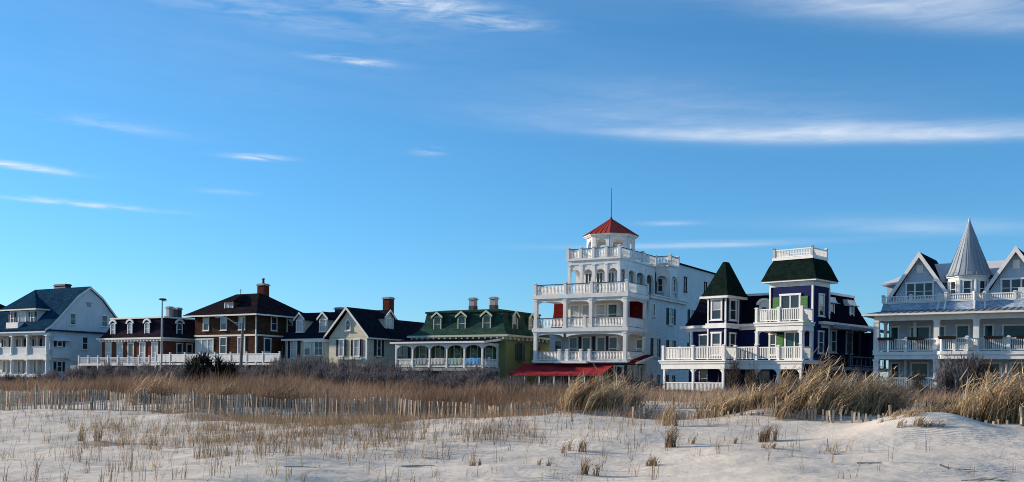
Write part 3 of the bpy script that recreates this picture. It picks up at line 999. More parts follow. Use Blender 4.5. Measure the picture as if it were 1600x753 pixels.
# ---- house C: brown shingle foursquare
def build_foursquare():
    r = house('brown_foursquare_house', 'dark brown shingled foursquare house with charcoal hip roof and brick chimney', -30.3, 121.0, TH)
    part(r, 'wall', MB().box(-10.4, 0, 0, 8, 1.6, 9.62), BROWN_SH)
    part(r, 'roof', MB().loops([[(-11.4, -1.0, 9.5), (1.0, -1.0, 9.5), (1.0, 9.0, 9.5), (-11.4, 9.0, 9.5)], [(-11.4, -1.0, 9.72), (1.0, -1.0, 9.72), (1.0, 9.0, 9.72), (-11.4, 9.0, 9.72)],
                            [(-7.2, 3.7, 12.55), (-3.3, 3.7, 12.55), (-3.3, 4.3, 12.55), (-7.2, 4.3, 12.55)]]), C_ROOF)
    part(r, 'eave_board', MB().box(-11.43, 1.03, -1.06, -1.003, 9.48, 9.66).box(1.003, 1.06, -1.06, 9.0, 9.48, 9.66), OFFW)
    part(r, 'belt_board', MB().box(-10.45, .06, -.07, -.003, 7.1, 7.3).box(.003, .07, -.07, 8, 7.1, 7.3), OFFW)
    part(r, 'corner_board', MB().box(-.12, .05, -.05, .0, 1.6, 7.09).box(.001, .05, .0, .14, 1.6, 7.09).box(-.12, .05, -.05, .0, 7.31, 9.47), OFFW)
    for x in (-8.4, -5.35, -2.3):
        window(r, x, 0, 7.85, 1.05, 1.62, lower='up')
    window(r, -8.6, 0, 4.9, 3.1, 1.85, style='triple', pane=CURT)
    window(r, -5.4, 0, 5.0, 1.2, 1.9)
    window(r, -2.35, 0, 4.4, 1.25, 2.5, style='french', pane=CURT)
    for y in (2.9, 5.6):
        window(r, 0, y, 7.85, 1.05, 1.6, 90)
    window(r, 0, 1.85, 4.3, 1.2, 2.5, 90, style='door', name='side_door')
    window(r, 0, 5.4, 4.9, 1.1, 1.9, 90)
    d = dormer(r, -5.0, .45, 10.3, 0, 1.75, 1.0, 3.0, 'hip', BROWN_SH, C_ROOF, OFFW, 'pair', ww=1.5, wh=.85, pane=CURT, rh=1.0)
    chimney(r, -3.5, 4.6, 11.9, 13.8, 1.05, 1.0, REDBRICK, STONE, True)
    part(r, 'vent_pipe', MB().cyl(-7.4, 4.6, 12.2, 13.3, .05, n=8).box(-7.7, -7.1, 4.57, 4.63, 13.1, 13.14), GALV)
    part(r, 'front_terrace', MB().box(-10.4, 6.5, -4.0, 0, 2.9, 3.7), DECKW)


# ---- house D: cream cottage
def build_cottage():
    r = house('cream_cottage', 'cream clapboard cottage with black shingled gables, dormers and dark shutters', -16.2, 114.0, TH)
    part(r, 'wall', MB().box(-5.5, 0, 0, 15, 1.6, 6.8).box(-13.7, -5.52, 1.8, 8.2, 1.6, 6.7), D_WALL)
    part(r, 'gable_wall', MB().prism_y([(-5.5, 6.82), (0, 6.82), (-2.75, 9.85)], .003, 7.5), D_WALL)
    part(r, 'side_gable_wall', MB().prism_x([(1.85, 6.71), (8.15, 6.71), (5, 9.75)], -13.68, -13.3), D_WALL)
    m = MB()
    gable_roof_y(m, -6.0, .45, -2.77, 6.62, 10.0, -.35, 8.0)
    rf = part(r, 'gable_roof', m, D_ROOF)
    m = MB()
    m.strip([(-6.05, 6.56), (-2.77, 9.93), (.5, 6.56)], [(-6.05, 6.84), (-2.77, 10.26), (.5, 6.84)], -.43, -.355)
    part(rf, 'barge_board', m, OFFW)
    part(rf, 'gutter', MB().box(.46, .56, -.3, 15.2, 6.6, 6.74), OFFW)
    m = MB()
    gable_roof_y(m, -5.9, .44, -2.77, 6.63, 9.1, 8.02, 15.3)
    part(r, 'rear_roof', m, D_ROOF)
    m = MB()
    gable_roof_x(m, 1.3, 8.7, 5.0, 6.66, 9.95, -14.1, -5.0)
    rl = part(r, 'wing_roof', m, D_ROOF)
    part(rl, 'fascia', MB().box(-14.1, -6.2, 1.22, 1.295, 6.58, 6.8), OFFW)
    for x in (-11.9, -8.25):
        dormer(r, x, 2.1, 7.55, 0, 1.35, 1.55, 3.0, 'gable', D_WALL, D_ROOF, WHITE, 'sash2', rh=.75, pane=CURT)
    # shallow bay on the wing
    part(r, 'bay', MB().prism_z([(-11.0, 1.8), (-10.2, 1.1), (-7.0, 1.1), (-6.2, 1.8)], 1.6, 6.35), D_WALL)
    part(r, 'bay_cornice', MB().prism_z([(-11.2, 1.85), (-10.3, .9), (-6.9, .9), (-6.0, 1.85)], 6.36, 6.63), WHITE)
    window(r, -9.75, 1.1, 4.8, 1.05, 1.7, lower='up')
    window(r, -8.0, 1.1, 4.8, 1.35, 1.7, style='sash2', pane=TEAL)
    window(r, -12.5, 1.8, 4.5, 1.1, 2.1, shutters=NAVY, sw=.42, pane=CURT)
    window(r, -3.62, 0, 4.65, .8, 1.85, shutters=NAVY, sw=.36, pane=CURT)
    window(r, -1.42, 0, 4.65, .9, 1.85, shutters=NAVY, sw=.38, pane=CURT)
    part(r, 'flower_ledge', MB().box(-4.2, -.5, -.35, 0, 4.3, 4.42), WHITE)
    window(r, -2.7, .0, 7.55, .75, 1.45, style='point')
    window(r, 0, 2.1, 4.7, .85, 1.85, 90, shutters=NAVY, sw=.4)
    window(r, 0, 8.5, 4.7, .9, 1.85, 90, shutters=NAVY, sw=.4)
    window(r, 0, 6.2, 4.9, .9, 1.5, 90)
    dormer(r, -.75, 4.9, 7.75, 90, 1.75, 1.45, 2.2, 'gable', D_WALL, D_ROOF, WHITE, 'pair', rh=.85, pane=CURT)
    chimney(r, -2.75, 7.3, 9.3, 11.9, .95, .95, REDBRICK, STONE)
    chimney(r, -8.9, 5.8, 9.3, 10.75, 1.0, .8, DARK, STONE)
    part(r, 'corner_board', MB().box(-.16, .03, -.03, 0, 1.6, 6.6).box(.001, .03, .0, .16, 1.6, 6.6).box(-13.72, -13.5, 1.77, 1.8, 1.6, 6.6), WHITE)


# ---- house E: green mansard house
def build_green():
    r = house('green_mansard_house', 'olive house with green slate mansard, pointed dormers and arched white porch', -0.7, 107.0, TH)
    part(r, 'wall', MB().box(-12.0, 0, 0, 10, 1.4, 6.62), E_WALL)
    part(r, 'roof', MB().frustum(-12.4, .4, -.4, 10.4, [(0, 6.95), (.55, 7.25), (1.0, 7.75), (1.3, 8.5), (1.45, 9.4), (1.45, 9.5)]), E_ROOF)
    part(r, 'roof_curb', MB().frustum(-11.08, -.92, .92, 9.08, [(0, 9.43), (0, 9.62)]).frustum(-11.0, -1.0, 1.0, 9.0, [(0, 9.62), (1.5, 9.85)]), E_ROOF)
    part(r, 'cornice', MB().frustum(-12.15, .15, -.15, 10.15, [(0, 6.4), (0, 6.7)]).frustum(-12.5, .5, -.5, 10.5, [(0, 6.71), (0, 6.93)]), E_TRIM)
    b = MB()
    for x in np.linspace(-11.9, -.1, 17):
        b.box(x - .1, x + .1, -.44, -.152, 6.42, 6.708)
    for y in np.linspace(.2, 9.8, 12):
        b.box(.152, .44, y - .1, y + .1, 6.42, 6.708)
    part(r, 'brackets', b, E_TRIM, kind='stuff')
    for x in (-9.15, -5.95, -2.75):
        dormer(r, x, .62, 7.5, 0, 1.15, 1.45, 1.4, 'gable', E_ROOF, E_ROOF, E_TRIM, 'arch', ww=1.05, wh=1.75, rh=.5)
    for y in (2.75, 6.2):
        dormer(r, -.62, y, 7.5, 90, 1.15, 1.45, 1.4, 'gable', E_ROOF, E_ROOF, E_TRIM, 'arch', ww=1.05, wh=1.75, rh=.5)
    for x in (-6.1, -3.4):
        c = chimney(r, x, 3.0, 9.8, 11.2, .66, .66, STONE)
        part(c, 'base', MB().box(-.36, .36, -.36, .36, 9.75, 10.3), DARK)
    # porch
    px = [-12.0, -9.79, -7.58, -5.37, -3.16, -.96]
    part(r, 'porch_deck', MB().box(-12.3, -.7, -3.25, -.001, 3.05, 3.38), DECKW)
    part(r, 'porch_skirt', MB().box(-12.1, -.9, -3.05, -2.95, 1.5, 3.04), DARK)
    part(r, 'porch_roof', MB().prism_x([(-3.4, 5.98), (-.003, 6.42), (-.003, 6.58), (-3.4, 6.14)], -12.5, -.5), G_ROOF2)
    part(r, 'porch_fascia', MB().box(-12.55, -.45, -3.47, -3.403, 5.94, 6.12).prism_x([(-3.4, 5.9), (-.0, 6.3), (-.0, 6.56), (-3.4, 6.12)], -.5 + .003, -.43), WHITE)
    for a, c in zip(px[:-1], px[1:]):
        part(r, 'porch_arch', MB().arch(a + .08, c - .08, 5.97, 5.25, 5.72, -3.07, -2.95), WHITE)
    sa = MB().at(-.96, -3.0, 0, 90)
    sa.arch(.08, 2.92, 5.97, 5.25, 5.72, -.06, .06)
    part(r, 'side_arch', sa, WHITE)
    for x in px:
        column(r, x, -3.0, 3.38, 5.97, .17, WHITE, name='porch_post')
    column(r, -.96, -.1, 3.38, 5.97, .17, WHITE, name='porch_post')
    column(r, -12.0, -.1, 3.38, 5.97, .17, WHITE, name='porch_post')
    for a, c in zip(px[:-1], px[1:]):
        railing(r, (a + .09, -3.0), (c - .09, -3.0), 3.38, .95, WHITE, pitch=.11, posts_ends=(False, False), bw=.045)
    railing(r, (-.96, -2.9), (-.96, -.2), 3.38, .95, WHITE, pitch=.11, posts=[.45], posts_ends=(False, False), bw=.045)
    for x, w, st in ((-10.6, 1.0, 'sash'), (-8.3, 1.3, 'french'), (-6.0, 1.0, 'sash'), (-3.9, 1.0, 'sash'), (-2.0, 1.0, 'sash')):
        window(r, x, 0, 3.6 if st == 'french' else 3.9, w, 2.3 if st == 'french' else 2.0, trim=E_TRIM, style=st, pane=TEAL, shutters=E_GREEN, sw=.4)
    window(r, 0, 2.85, 4.25, .95, 1.8, 90, trim=E_GREEN, shutters=E_GREEN, sw=.5)
    window(r, 0, 6.2, 4.25, .95, 1.8, 90, trim=E_GREEN, shutters=E_GREEN, sw=.5)
    part(r, 'corner_board', MB().box(-.14, .03, -.03, 0, 1.4, 6.39).box(.001, .03, .0, .14, 1.4, 6.39), E_WALL)


# ---- house F: white four storey hotel
def build_hotel():
    r = house('white_hotel', 'white four storey hotel with stacked porches and red roofed cupola', 11.1, 100.0, TH, 'hotel')
    W = -10.25
    part(r, 'wall', MB().box(-11.2, 0, 4.8, 25.6, 1.3, 7.45).box(-11.2, 0, 5.9, 25.6, 7.45, 11.0), F_WALL)
    part(r, 'upper_rear_wall', MB().box(-11.2, 0, 13.2, 25.6, 11.0, 15.0), F_WALL)
    part(r, 'rear_roof_edge', MB().box(-11.3, .14, 13.0, 25.75, 15.0, 15.16), D_ROOF)
    # curved end wall of the mansard
    cv = [(4.8, 7.45), (4.95, 8.0), (5.25, 8.6), (5.5, 9.4), (5.6, 10.3), (5.6, 11.0), (5.9, 11.0), (5.9, 7.45)]
    part(r, 'parapet_end', MB().prism_x(cv, -.22, .0), F_WALL)
    part(r, 'mansard', MB().prism_x([(4.95, 7.46), (5.08, 8.0), (5.38, 8.6), (5.62, 9.4), (5.72, 10.3), (5.72, 10.95), (5.89, 10.95), (5.89, 7.46)], -11.2, -.23), F_RED)
    part(r, 'side_cornice', MB().box(.002, .28, 5.3, 15.5, 10.72, 11.0).box(-11.2, .42, 5.5, 15.6, 11.001, 11.12), WHITE)
    part(r, 'terrace_deck', MB().box(-11.1, .3, 4.9, 13.2, 11.121, 11.2), DECKW)
    # central bay behind the porches
    part(r, 'bay', MB().prism_z([(-8.45, 4.79), (-8.1, 3.1), (-2.2, 3.1), (-1.85, 4.79)], 1.3, 10.5), F_WALL)
    for x in (-7.4, -5.9, -4.2, -2.85):
        window(r, x, 3.1, 4.35, 1.05, 2.25, style='door' if x in (-5.9, -4.2) else 'sash', pane=GLASS, name='door' if x in (-5.9, -4.2) else 'window')
    for x in (-6.6, -5.05, -3.5):
        part(r, 'pilaster', MB().box(x - .16, x + .16, 2.98, 3.09, 4.2, 6.75), NAVY)
    for x in (-7.3, -5.9, -4.3, -2.95):
        window(r, x, 3.1, 7.95, 1.15, 2.0, pane=CURT if x != -2.95 else GLASS)
    window(r, -.62, 4.8, 4.6, .95, 1.8, lower='low')
    window(r, -10.1, 4.8, 4.6, .95, 1.8)
    # porches, three levels
    for nm, z0, z1, zb in (('porch_floor', 3.93, 4.18, 0), ('porch_floor', 6.98, 7.48, 0), ('porch_floor', 10.35, 10.84, 0)):
        part(r, nm, MB().box(W - .25, .25, -.25, 4.79, z0 + .12, z1).box(W - .15, .15, -.15, 4.79, z0, z0 + .118), WHITE)
    xs2 = [W + .1, -6.75, -.1]
    bays3 = [W + .1, -6.75, -3.85, -.1]
    for a, c in zip(xs2[:-1], xs2[1:]):
        part(r, 'porch_arch', MB().arch(a + .18, c - .18, 6.975, 6.55, 6.86, -.1, .05), WHITE)
    for a, c in zip(bays3[:-1], bays3[1:]):
        part(r, 'porch_arch', MB().arch(a + .18, c - .18, 10.345, 9.85, 10.2, -.1, .05), WHITE)
    part(r, 'side_arch', MB().at(-.1, 0, 0, 90).arch(.2, 4.75, 6.975, 6.45, 6.85, -.08, .08), WHITE)
    part(r, 'side_arch', MB().at(-.1, 0, 0, 90).arch(.2, 4.9, 10.345, 9.75, 10.2, -.08, .08), WHITE)
    for x in (W + .1, -.1):
        column(r, x, 0, 4.19, 6.97, .36, WHITE)
    for x in bays3:
        column(r, x, 0, 7.49, 10.34, .36, WHITE)
    column(r, -.1, 4.6, 7.49, 10.34, .3, WHITE)
    column(r, -.1, 4.5, 4.19, 6.97, .3, WHITE)

    def run(p0, p1, z, h, posts, ends=(False, False)):
        railing(r, p0, p1, z, h, WHITE, pitch=.16, posts=posts, posts_ends=ends, bw=.075, top=RAILTOP, post_w=.3, post_h=h + .14)
    run((W + .28, 0), (-.28, 0), 4.18, 1.0, [.27, .36, .52, .62])
    run((-.1, .2), (-.1, 4.4), 4.18, 1.0, [])
    run((W + .28, 0), (-.28, 0), 7.48, 1.04, [.34, .56])
    run((-.1, .2), (-.1, 4.4), 7.48, 1.04, [])
    run((W, 0), (0, 0), 10.84, 1.1, [.34, .63], (True, True))
    run((0, .2), (0, 4.9), 10.84, 1.1, [], (False, True))
    run((W, .2), (W, 4.9), 10.84, 1.1, [], (False, True))
    part(r, 'balcony_lip', MB().box(-7.6, -4.0, -.75, -.26, 3.9, 4.12), WHITE)
    # fourth floor pavilion with arcades
    zt = 14.05
    part(r, 'pavilion_core', MB().box(-6.5, -2.8, 3.4, 12.8, 10.86, zt), F_WALL)
    part(r, 'pavilion_entablature', MB().box(-7.5, -1.7, 1.9, 13.1, zt, zt + .42).box(-7.65, -1.55, 1.75, 13.1, zt + .421, zt + .6), WHITE)
    pxs = np.linspace(-7.4, -1.8, 5)
    for a, c in zip(pxs[:-1], pxs[1:]):
        part(r, 'arcade_arch', MB().arch(a + .12, c - .12, zt - .001, 12.95, 13.55, 1.96, 2.16), WHITE)
    for x in pxs:
        column(r, x, 2.06, 10.85, zt - .001, .3, WHITE, name='arcade_pier')
    pys = [2.06, 3.9, 5.9, 8.4, 10.6]
    for xx in (-1.8, -7.4):
        for a, c in zip(pys[:-1], pys[1:]):
            part(r, 'arcade_arch', MB().at(xx, 0, 0, 90).arch(a + .12, c - .12, zt - .001, 12.95, 13.55, -.1, .1), WHITE)
        for y in pys[1:]:
            column(r, xx, y, 11.2 if y > 4.8 else 10.85, zt - .001, .3, WHITE, name='arcade_pier')
    for x in (-5.9, -4.6, -3.3):
        window(r, x, 3.4, 11.15, .85, 2.1, style='french', name='french_door', sill=False)
    for y in (4.9, 7.3, 9.6):
        window(r, -2.8, y, 11.3, .85, 2.0, 90, style='french', name='french_door', sill=False)
    # wings of the fourth floor
    for sgn, x0, x1 in ((1, -1.8, 0.0), (-1, -11.2, -7.4)):
        part(r, 'wing_wall', MB().box(min(x0, x1) + (.0 if sgn < 0 else .05), max(x0, x1) - (.9 if sgn > 0 else 0), 12.4, 13.19, 11.2, zt), F_WALL)
        part(r, 'wing_entablature', MB().box(x0 + .11, x1 + .0, 11.0, 13.19, zt, zt + .5).box(x0 + .11, x1 + .14, 10.86, 13.0, zt + .501, zt + .65), WHITE)
    ar = MB()
    ar.arch(-1.62, -.3, zt - .001, 12.95, 13.55, 11.0, 11.2)
    ar2 = MB().at(-.1, 0, 0, 90)
    ar2.arch(11.25, 13.15, zt - .001, 12.95, 13.55, -.1, .1)
    part(r, 'wing_arch', ar, WHITE)
    part(r, 'wing_side_arch', ar2, WHITE)
    column(r, -.12, 11.1, 11.2, zt - .001, .32, WHITE, name='arcade_pier')
    part(r, 'corner_room', MB().prism_z([(-1.78, 11.6), (-.9, 11.6), (-.3, 12.3), (-.3, 13.19), (-1.78, 13.19)], 11.2, zt - .01), F_WALL)
    window(r, -1.35, 11.6, 11.9, .7, 1.4, 0)
    window(r, -.3, 12.75, 11.9, .7, 1.4, 90)
    for y, sh in ((15.3, 0), (21.6, 0)):
        window(r, 0, y, 12.2, .75, 1.55, 90, c=.08, trim=NAVY)
    # roof terrace rail
    zr = zt + .6
    run((-7.5, 1.9), (-1.7, 1.9), zr, 1.02, [.25, .5, .75], (True, True))
    run((-1.7, 2.1), (-1.7, 10.9), zr, 1.02, [.33, .62], (False, True))
    run((-7.5, 2.1), (-7.5, 10.9), zr, 1.02, [.4], (False, True))
    run((-1.5, 10.95), (.0, 10.95), zr, 1.02, [], (False, True))
    run((.0, 11.2), (.0, 13.1), zr, 1.02, [], (False, True))
    run((-11.0, 10.95), (-7.7, 10.95), zr, 1.02, [.5], (True, False))
    # cupola
    cx, cy, rr = -4.75, 6.2, 2.4
    zc0, zc1 = zt + .6, 17.05
    part(r, 'cupola_floor', MB().cyl(cx, cy, zc0, zc0 + .25, rr + .2, n=8, ph=math.pi / 8), WHITE)
    ar = MB()
    for k in range(8):
        a0 = math.pi / 8 + k * math.pi / 4
        p0 = Vector((cx + rr * math.cos(a0), cy + rr * math.sin(a0), 0))
        p1 = Vector((cx + rr * math.cos(a0 + math.pi / 4), cy + rr * math.sin(a0 + math.pi / 4), 0))
        L = (p1 - p0).length
        ar.at(p0.x, p0.y, 0, math.degrees(math.atan2(p1.y - p0.y, p1.x - p0.x)))
        ar.arch(.3, L - .3, zc1, 16.25, 16.8, -.1, .1).box(.0, .3, -.14, .14, zc0 + .25, zc1).box(L - .3, L, -.14, .14, zc0 + .25, zc1).box(.3, L - .3, -.08, .08, zc0 + .25, zc0 + .95)
    part(r, 'cupola_arcade', ar, WHITE)
    part(r, 'cupola_cornice', MB().cyl(cx, cy, zc1, zc1 + .14, rr + .3, rr + .45, n=8, ph=math.pi / 8).cyl(cx, cy, zc1 + .141, zc1 + .24, rr + .5, n=8, ph=math.pi / 8), WHITE)
    rf = part(r, 'cupola_roof', MB().cyl(cx, cy, zc1 + .241, 19.2, rr + .55, .04, n=8, ph=math.pi / 8), F_METAL)
    for k in range(8):
        for t in (0.0, .25, .5, .75):
            a0 = math.pi / 8 + k * math.pi / 4
            e0 = Vector((math.cos(a0), math.sin(a0), 0)) * (rr + .55)
            e1 = Vector((math.cos(a0 + math.pi / 4), math.sin(a0 + math.pi / 4), 0)) * (rr + .55)
            p = e0.lerp(e1, t)
            s = MB()
            s.tube([(cx + p.x, cy + p.y, zc1 + .26), (cx + p.x * .04, cy + p.y * .04, 19.14)], [.045, .02], 4)
            part(rf, 'seam', s, F_METAL)
    part(r, 'flagpole', MB().cyl(cx, cy, 19.1, 22.4, .055, .025, 8).cyl(cx, cy, 19.15, 19.35, .14, .08, 8), DARK)
    # side windows with shutters
    for y, z, h, w in ((11.3, 8.3, 1.75, 1.3), (7.2, 4.75, 1.9, 1.3), (11.4, 4.75, 1.9, 1.3), (17.3, 8.6, 1.7, 1.1), (17.3, 4.8, 1.8, 1.1), (7.2, 1.7, 1.2, 1.3), (11.4, 1.7, 1.2, 1.3), (21.0, 8.4, 1.7, 1.1)):
        window(r, 0, y, z, w, h, 90, shutters=NAVY, sw=.55, c=.1)
    window(r, 0, 6.6, 8.9, .7, 1.25, 90)
    # ground floor: sun room, glazing and the red awning
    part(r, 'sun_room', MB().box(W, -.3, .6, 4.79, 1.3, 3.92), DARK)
    g = MB()
    for i, x in enumerate(np.linspace(W, -.4, 11)):
        window(r, x + .48, .6, 1.7, .85, 1.9, style='plain', sill=False) if i < 10 else None
    for y in (1.5, 2.9, 4.2):
        window(r, -.3, y, 1.75, 1.0, 1.9, 90, style='pair', sill=False)
    aw = MB()
    na, nb_ = 42, 6                                # cloth sags a little between its posts
    top_, fs_ = [], []
    for i in range(na + 1):
        u = i / na
        for j in range(nb_ + 1):
            w_ = j / nb_
            sag = -.055 * abs(math.sin(math.pi * u * 6)) * math.sin(math.pi * min(1, w_ * .8 + .2)) - .04 * math.sin(math.pi * w_)
            top_.append((-11.9 + 10.5 * u, -2.5 + 3.08 * w_, 2.84 + 1.07 * w_ + sag))
    for i in range(na):
        for j in range(nb_):
            k0 = i * (nb_ + 1) + j
            fs_.append((k0, k0 + nb_ + 1, k0 + nb_ + 2, k0 + 1))
    aw.add(top_, fs_)
    aw.add([(x_, y_, z_) for (x_, y_, z_) in top_[::nb_ + 1]] + [(x_, y_ - .02, z_ - .2 - .02 * math.sin(x_ * 9)) for (x_, y_, z_) in top_[::nb_ + 1]], [(i, i + 1, na + 2 + i, na + 1 + i) for i in range(na)])
    aw.add([top_[j] for j in range(nb_ + 1)] + [(-11.9, -2.5, 2.66), (-11.9, .58, 2.9)], [tuple(range(nb_ + 1)) + (nb_ + 2, nb_ + 1)])
    o = part(r, 'awning', aw, AWN, label='long red cloth awning over the hotel ground floor')
    for x in np.linspace(-11.7, -1.6, 7):
        part(o, 'awning_post', MB().box(x - .05, x + .05, -2.45, -2.35, 1.3, 2.77), WHITE)
    part(r, 'side_lean_to_roof', MB().prism_x([(.3, 3.93), (4.78, 4.75), (4.78, 4.9), (.3, 4.08)], -.05, .9), F_RED)
    part(r, 'side_rake_board', MB().prism_x([(.3, 3.8), (4.78, 4.62), (4.78, 4.84), (.3, 4.02)], .903, .96), WHITE)


build_gambrel()
build_far_brown()
build_brick()
build_foursquare()
build_cottage()
build_green()
build_hotel()


# ---- house G: navy Victorian house
def build_navy():
    r = house('navy_victorian_house', 'navy blue Victorian house with pointed bay roof, square tower and white balconies', 18.6, 90.0, 43.0)
    g0 = 1.3
    # main body and mansard
    part(r, 'wall', MB().box(-7.3, 6.3, 5.6, 14.5, g0, 7.2), G_WALL)
    part(r, 'mansard_roof', MB().frustum(-7.6, 6.6, 5.3, 14.8, [(0, 7.56), (.35, 8.3), (.75, 9.2), (1.05, 10.2), (1.05, 10.28)]), G_ROOF2)
    part(r, 'roof_curb', MB().frustum(-6.62, 5.62, 6.28, 13.82, [(0, 10.2), (0, 10.42)]), WHITE)
    part(r, 'cornice', MB().frustum(-7.5, 6.5, 5.4, 14.7, [(0, 7.0), (0, 7.28)]).frustum(-7.95, 6.95, 4.95, 15.15, [(0, 7.285), (0, 7.54)]), WHITE)
    # pointed bay
    bx0, bx1, by0 = -3.55, -1.72, 3.0
    part(r, 'bay', MB().box(bx0, bx1, by0, 5.9, g0, 9.85), G_WALL)
    tr = MB()
    for x in (bx0, bx1):
        tr.box(x - .07, x + .07, by0 - .05, by0 + .09, 4.12, 7.1).box(x - .07, x + .07, by0 - .05, by0 + .09, 7.56, 9.8)
    tr.box(bx1 - .05, bx1 + .06, 5.1, 5.3, 7.56, 9.8)
    part(r, 'bay_corner_boards', tr, WHITE, kind='stuff')
    part(r, 'bay_band', MB().box(bx0 - .18, bx1 + .18, by0 - .18, 5.2, 7.1, 7.55), WHITE)
    part(r, 'bay_cornice', MB().box(bx0 - .45, bx1 + .45, by0 - .45, 6.1, 9.83, 10.06), WHITE)
    cxm, cym = (bx0 + bx1) / 2, (by0 + 6.0) / 2
    br = part(r, 'bay_roof', MB().loops([[(bx0 - .5, by0 - .5, 10.061), (bx1 + .5, by0 - .5, 10.061), (bx1 + .5, 6.2, 10.061), (bx0 - .5, 6.2, 10.061)],
                                         [(bx0 - .28, by0 - .2, 10.5), (bx1 + .28, by0 - .2, 10.5), (bx1 + .28, 6.0, 10.5), (bx0 - .28, 6.0, 10.5)],
                                         [(cxm - .12, cym - .35, 13.3), (cxm + .12, cym - .35, 13.3), (cxm + .12, cym + .35, 13.3), (cxm - .12, cym + .35, 13.3)]]), G_ROOF)
    window(r, (bx0 + bx1) / 2, by0, 7.85, 1.2, 1.8, lower='up', c=.15)
    window(r, bx1, 4.2, 7.85, 1.25, 1.8, 90, c=.15)
    window(r, (bx0 + bx1) / 2, by0, 4.6, 1.1, 2.0, c=.15, lower='low')
    window(r, bx1, 4.2, 4.6, 1.1, 2.0, 90, c=.13)
    for x in (-5.6,):
        window(r, x, 5.6, 4.7, 1.1, 1.9, c=.13)
    chimney(r, 1.2, 9.5, 10.3, 12.2, .8, .8, DARK)
    # left porch and deck
    P = [(-6.4, 0), (0, 0), (0, 1.9)]
    part(r, 'deck', MB().prism_z([(-6.65, -.25), (.25, -.25), (.25, 1.65), (6.6, 1.65), (6.6, 5.59), (-6.65, 5.59)], 3.78, 4.1), WHITE)
    part(r, 'deck_beam', MB().prism_z([(-6.55, -.15), (.15, -.15), (.15, 1.75), (6.5, 1.75), (6.5, 2.05), (-.15, 2.05), (-.15, .15), (-6.25, .15), (-6.25, 5.5), (-6.55, 5.5)], 3.3, 3.779), WHITE)
    part(r, 'deck_moulding', MB().prism_z([(-6.75, -.35), (.35, -.35), (.35, 1.55), (6.7, 1.55), (6.7, 1.66), (.24, 1.66), (.24, -.24), (-6.75, -.24)], 3.98, 4.095), WHITE)

    def rail(p0, p1, z, h, posts=(), ends=(True, True)):
        railing(r, p0, p1, z, h, WHITE, pitch=.17, posts=list(posts), posts_ends=ends, bw=.07, single=True, post_w=.24, post_h=h + .12)
    rail((-6.4, 0), (0, 0), 4.1, 1.2, [.5])
    rail((0, .0), (0, 1.9), 4.1, 1.2, [], (False, True))
    rail((.0, 1.9), (2.1, 1.9), 4.1, 1.2, [], (False, False))
    rail((2.1, 1.9), (6.4, 1.9), 4.1, 1.15, [.5], (True, True))
    rail((6.4, 1.9), (6.4, 3.7), 4.1, 1.15, [], (False, False))
    rail((-6.4, 0), (-6.4, 5.4), 4.1, 1.2, [.5], (False, False))

    def brackets(x, y, z, two=(-1, 1), ang=0, m=WHITE):
        for q in two:
            b = MB().at(x, y, z, ang)
            n = 6
            lo = [(q * (.09 + .38 * i / n), -.05 - .36 * (1 - i / n) ** 2) for i in range(n + 1)]
            hi = [(q * (.09 + .38 * i / n), 0.0) for i in range(n + 1)]
            if q < 0:
                lo.reverse(), hi.reverse()
            b.strip(lo, hi, -.05, .05)
            part(r, 'bracket', b, m)
    for x in (-6.25, -3.15, -.05):
        column(r, x, 0, g0, 3.3, .19, WHITE, name='porch_post')
        brackets(x, 0, 3.298, (-1, 1) if x == -3.15 else ((1,) if x < -4 else (-1,)))
    column(r, -.0, 2.0, g0, 3.3, .19, WHITE, name='porch_post')
    for x in (2.15, 4.25, 6.35):
        column(r, x, 1.9, g0, 3.3, .19, WHITE, name='porch_post')
        brackets(x, 1.9, 3.298, (-1, 1) if x == 4.25 else ((1,) if x < 4 else (-1,)))
    column(r, -6.6, 4.9, 4.1, 7.0, .2, WHITE, name='porch_post')
    # ground floor behind the porch
    for x in (-5.6, -4.2, -.6, 1.0, 4.2):
        window(r, x, 5.6, 1.6, 1.0, 1.7, c=.12, style='french' if x == 4.2 else 'sash')
    rp = railing(r, (-6.1, .0), (-.2, .0), 1.25, .85, WHITE, pitch=.14, bw=.06, single=True, posts_ends=(False, False), name='picket_rail')
    # tower
    tx0, tx1, ty0, ty1 = 2.35, 6.4, 3.8, 6.9
    part(r, 'tower_wall', MB().box(tx0, tx1, ty0, ty1, g0, 10.95), G_WALL)
    part(r, 'tower_frieze', MB().frustum(tx0 - .06, tx1 + .06, ty0 - .06, ty1 + .06, [(0, 10.6), (0, 10.98)]).frustum(tx0 - .55, tx1 + .55, ty0 - .55, ty1 + .55, [(0, 10.985), (0, 11.12)]), WHITE)
    for x, y in ((tx0, ty0), (tx1, ty0), (tx1, ty1)):
        part(r, 'corner_board', MB().box(x - .08, x + .08, y - .08, y + .08, 4.1, 10.6), WHITE)
    part(r, 'tower_mansard', MB().frustum(tx0 - .62, tx1 + .62, ty0 - .62, ty1 + .62, [(0, 11.121), (.2, 11.6), (.5, 12.4), (.78, 12.95), (.78, 13.0)]), G_ROOF)
    part(r, 'tower_curb', MB().frustum(tx0 + .08, tx1 - .08, ty0 + .08, ty1 - .08, [(0, 12.97), (0, 13.2)]), WHITE)
    zz = 13.2
    a, b, c, d = (tx0 + .22, ty0 + .22), (tx1 - .22, ty0 + .22), (tx1 - .22, ty1 - .22), (tx0 + .22, ty1 - .22)
    for p0, p1 in ((a, b), (b, c), (d, c), (a, d)):
        railing(r, p0, p1, zz, .72, WHITE, pitch=.15, posts_ends=(True, True), bw=.06, single=True, post_w=.2, post_h=.86, bottom=.04)
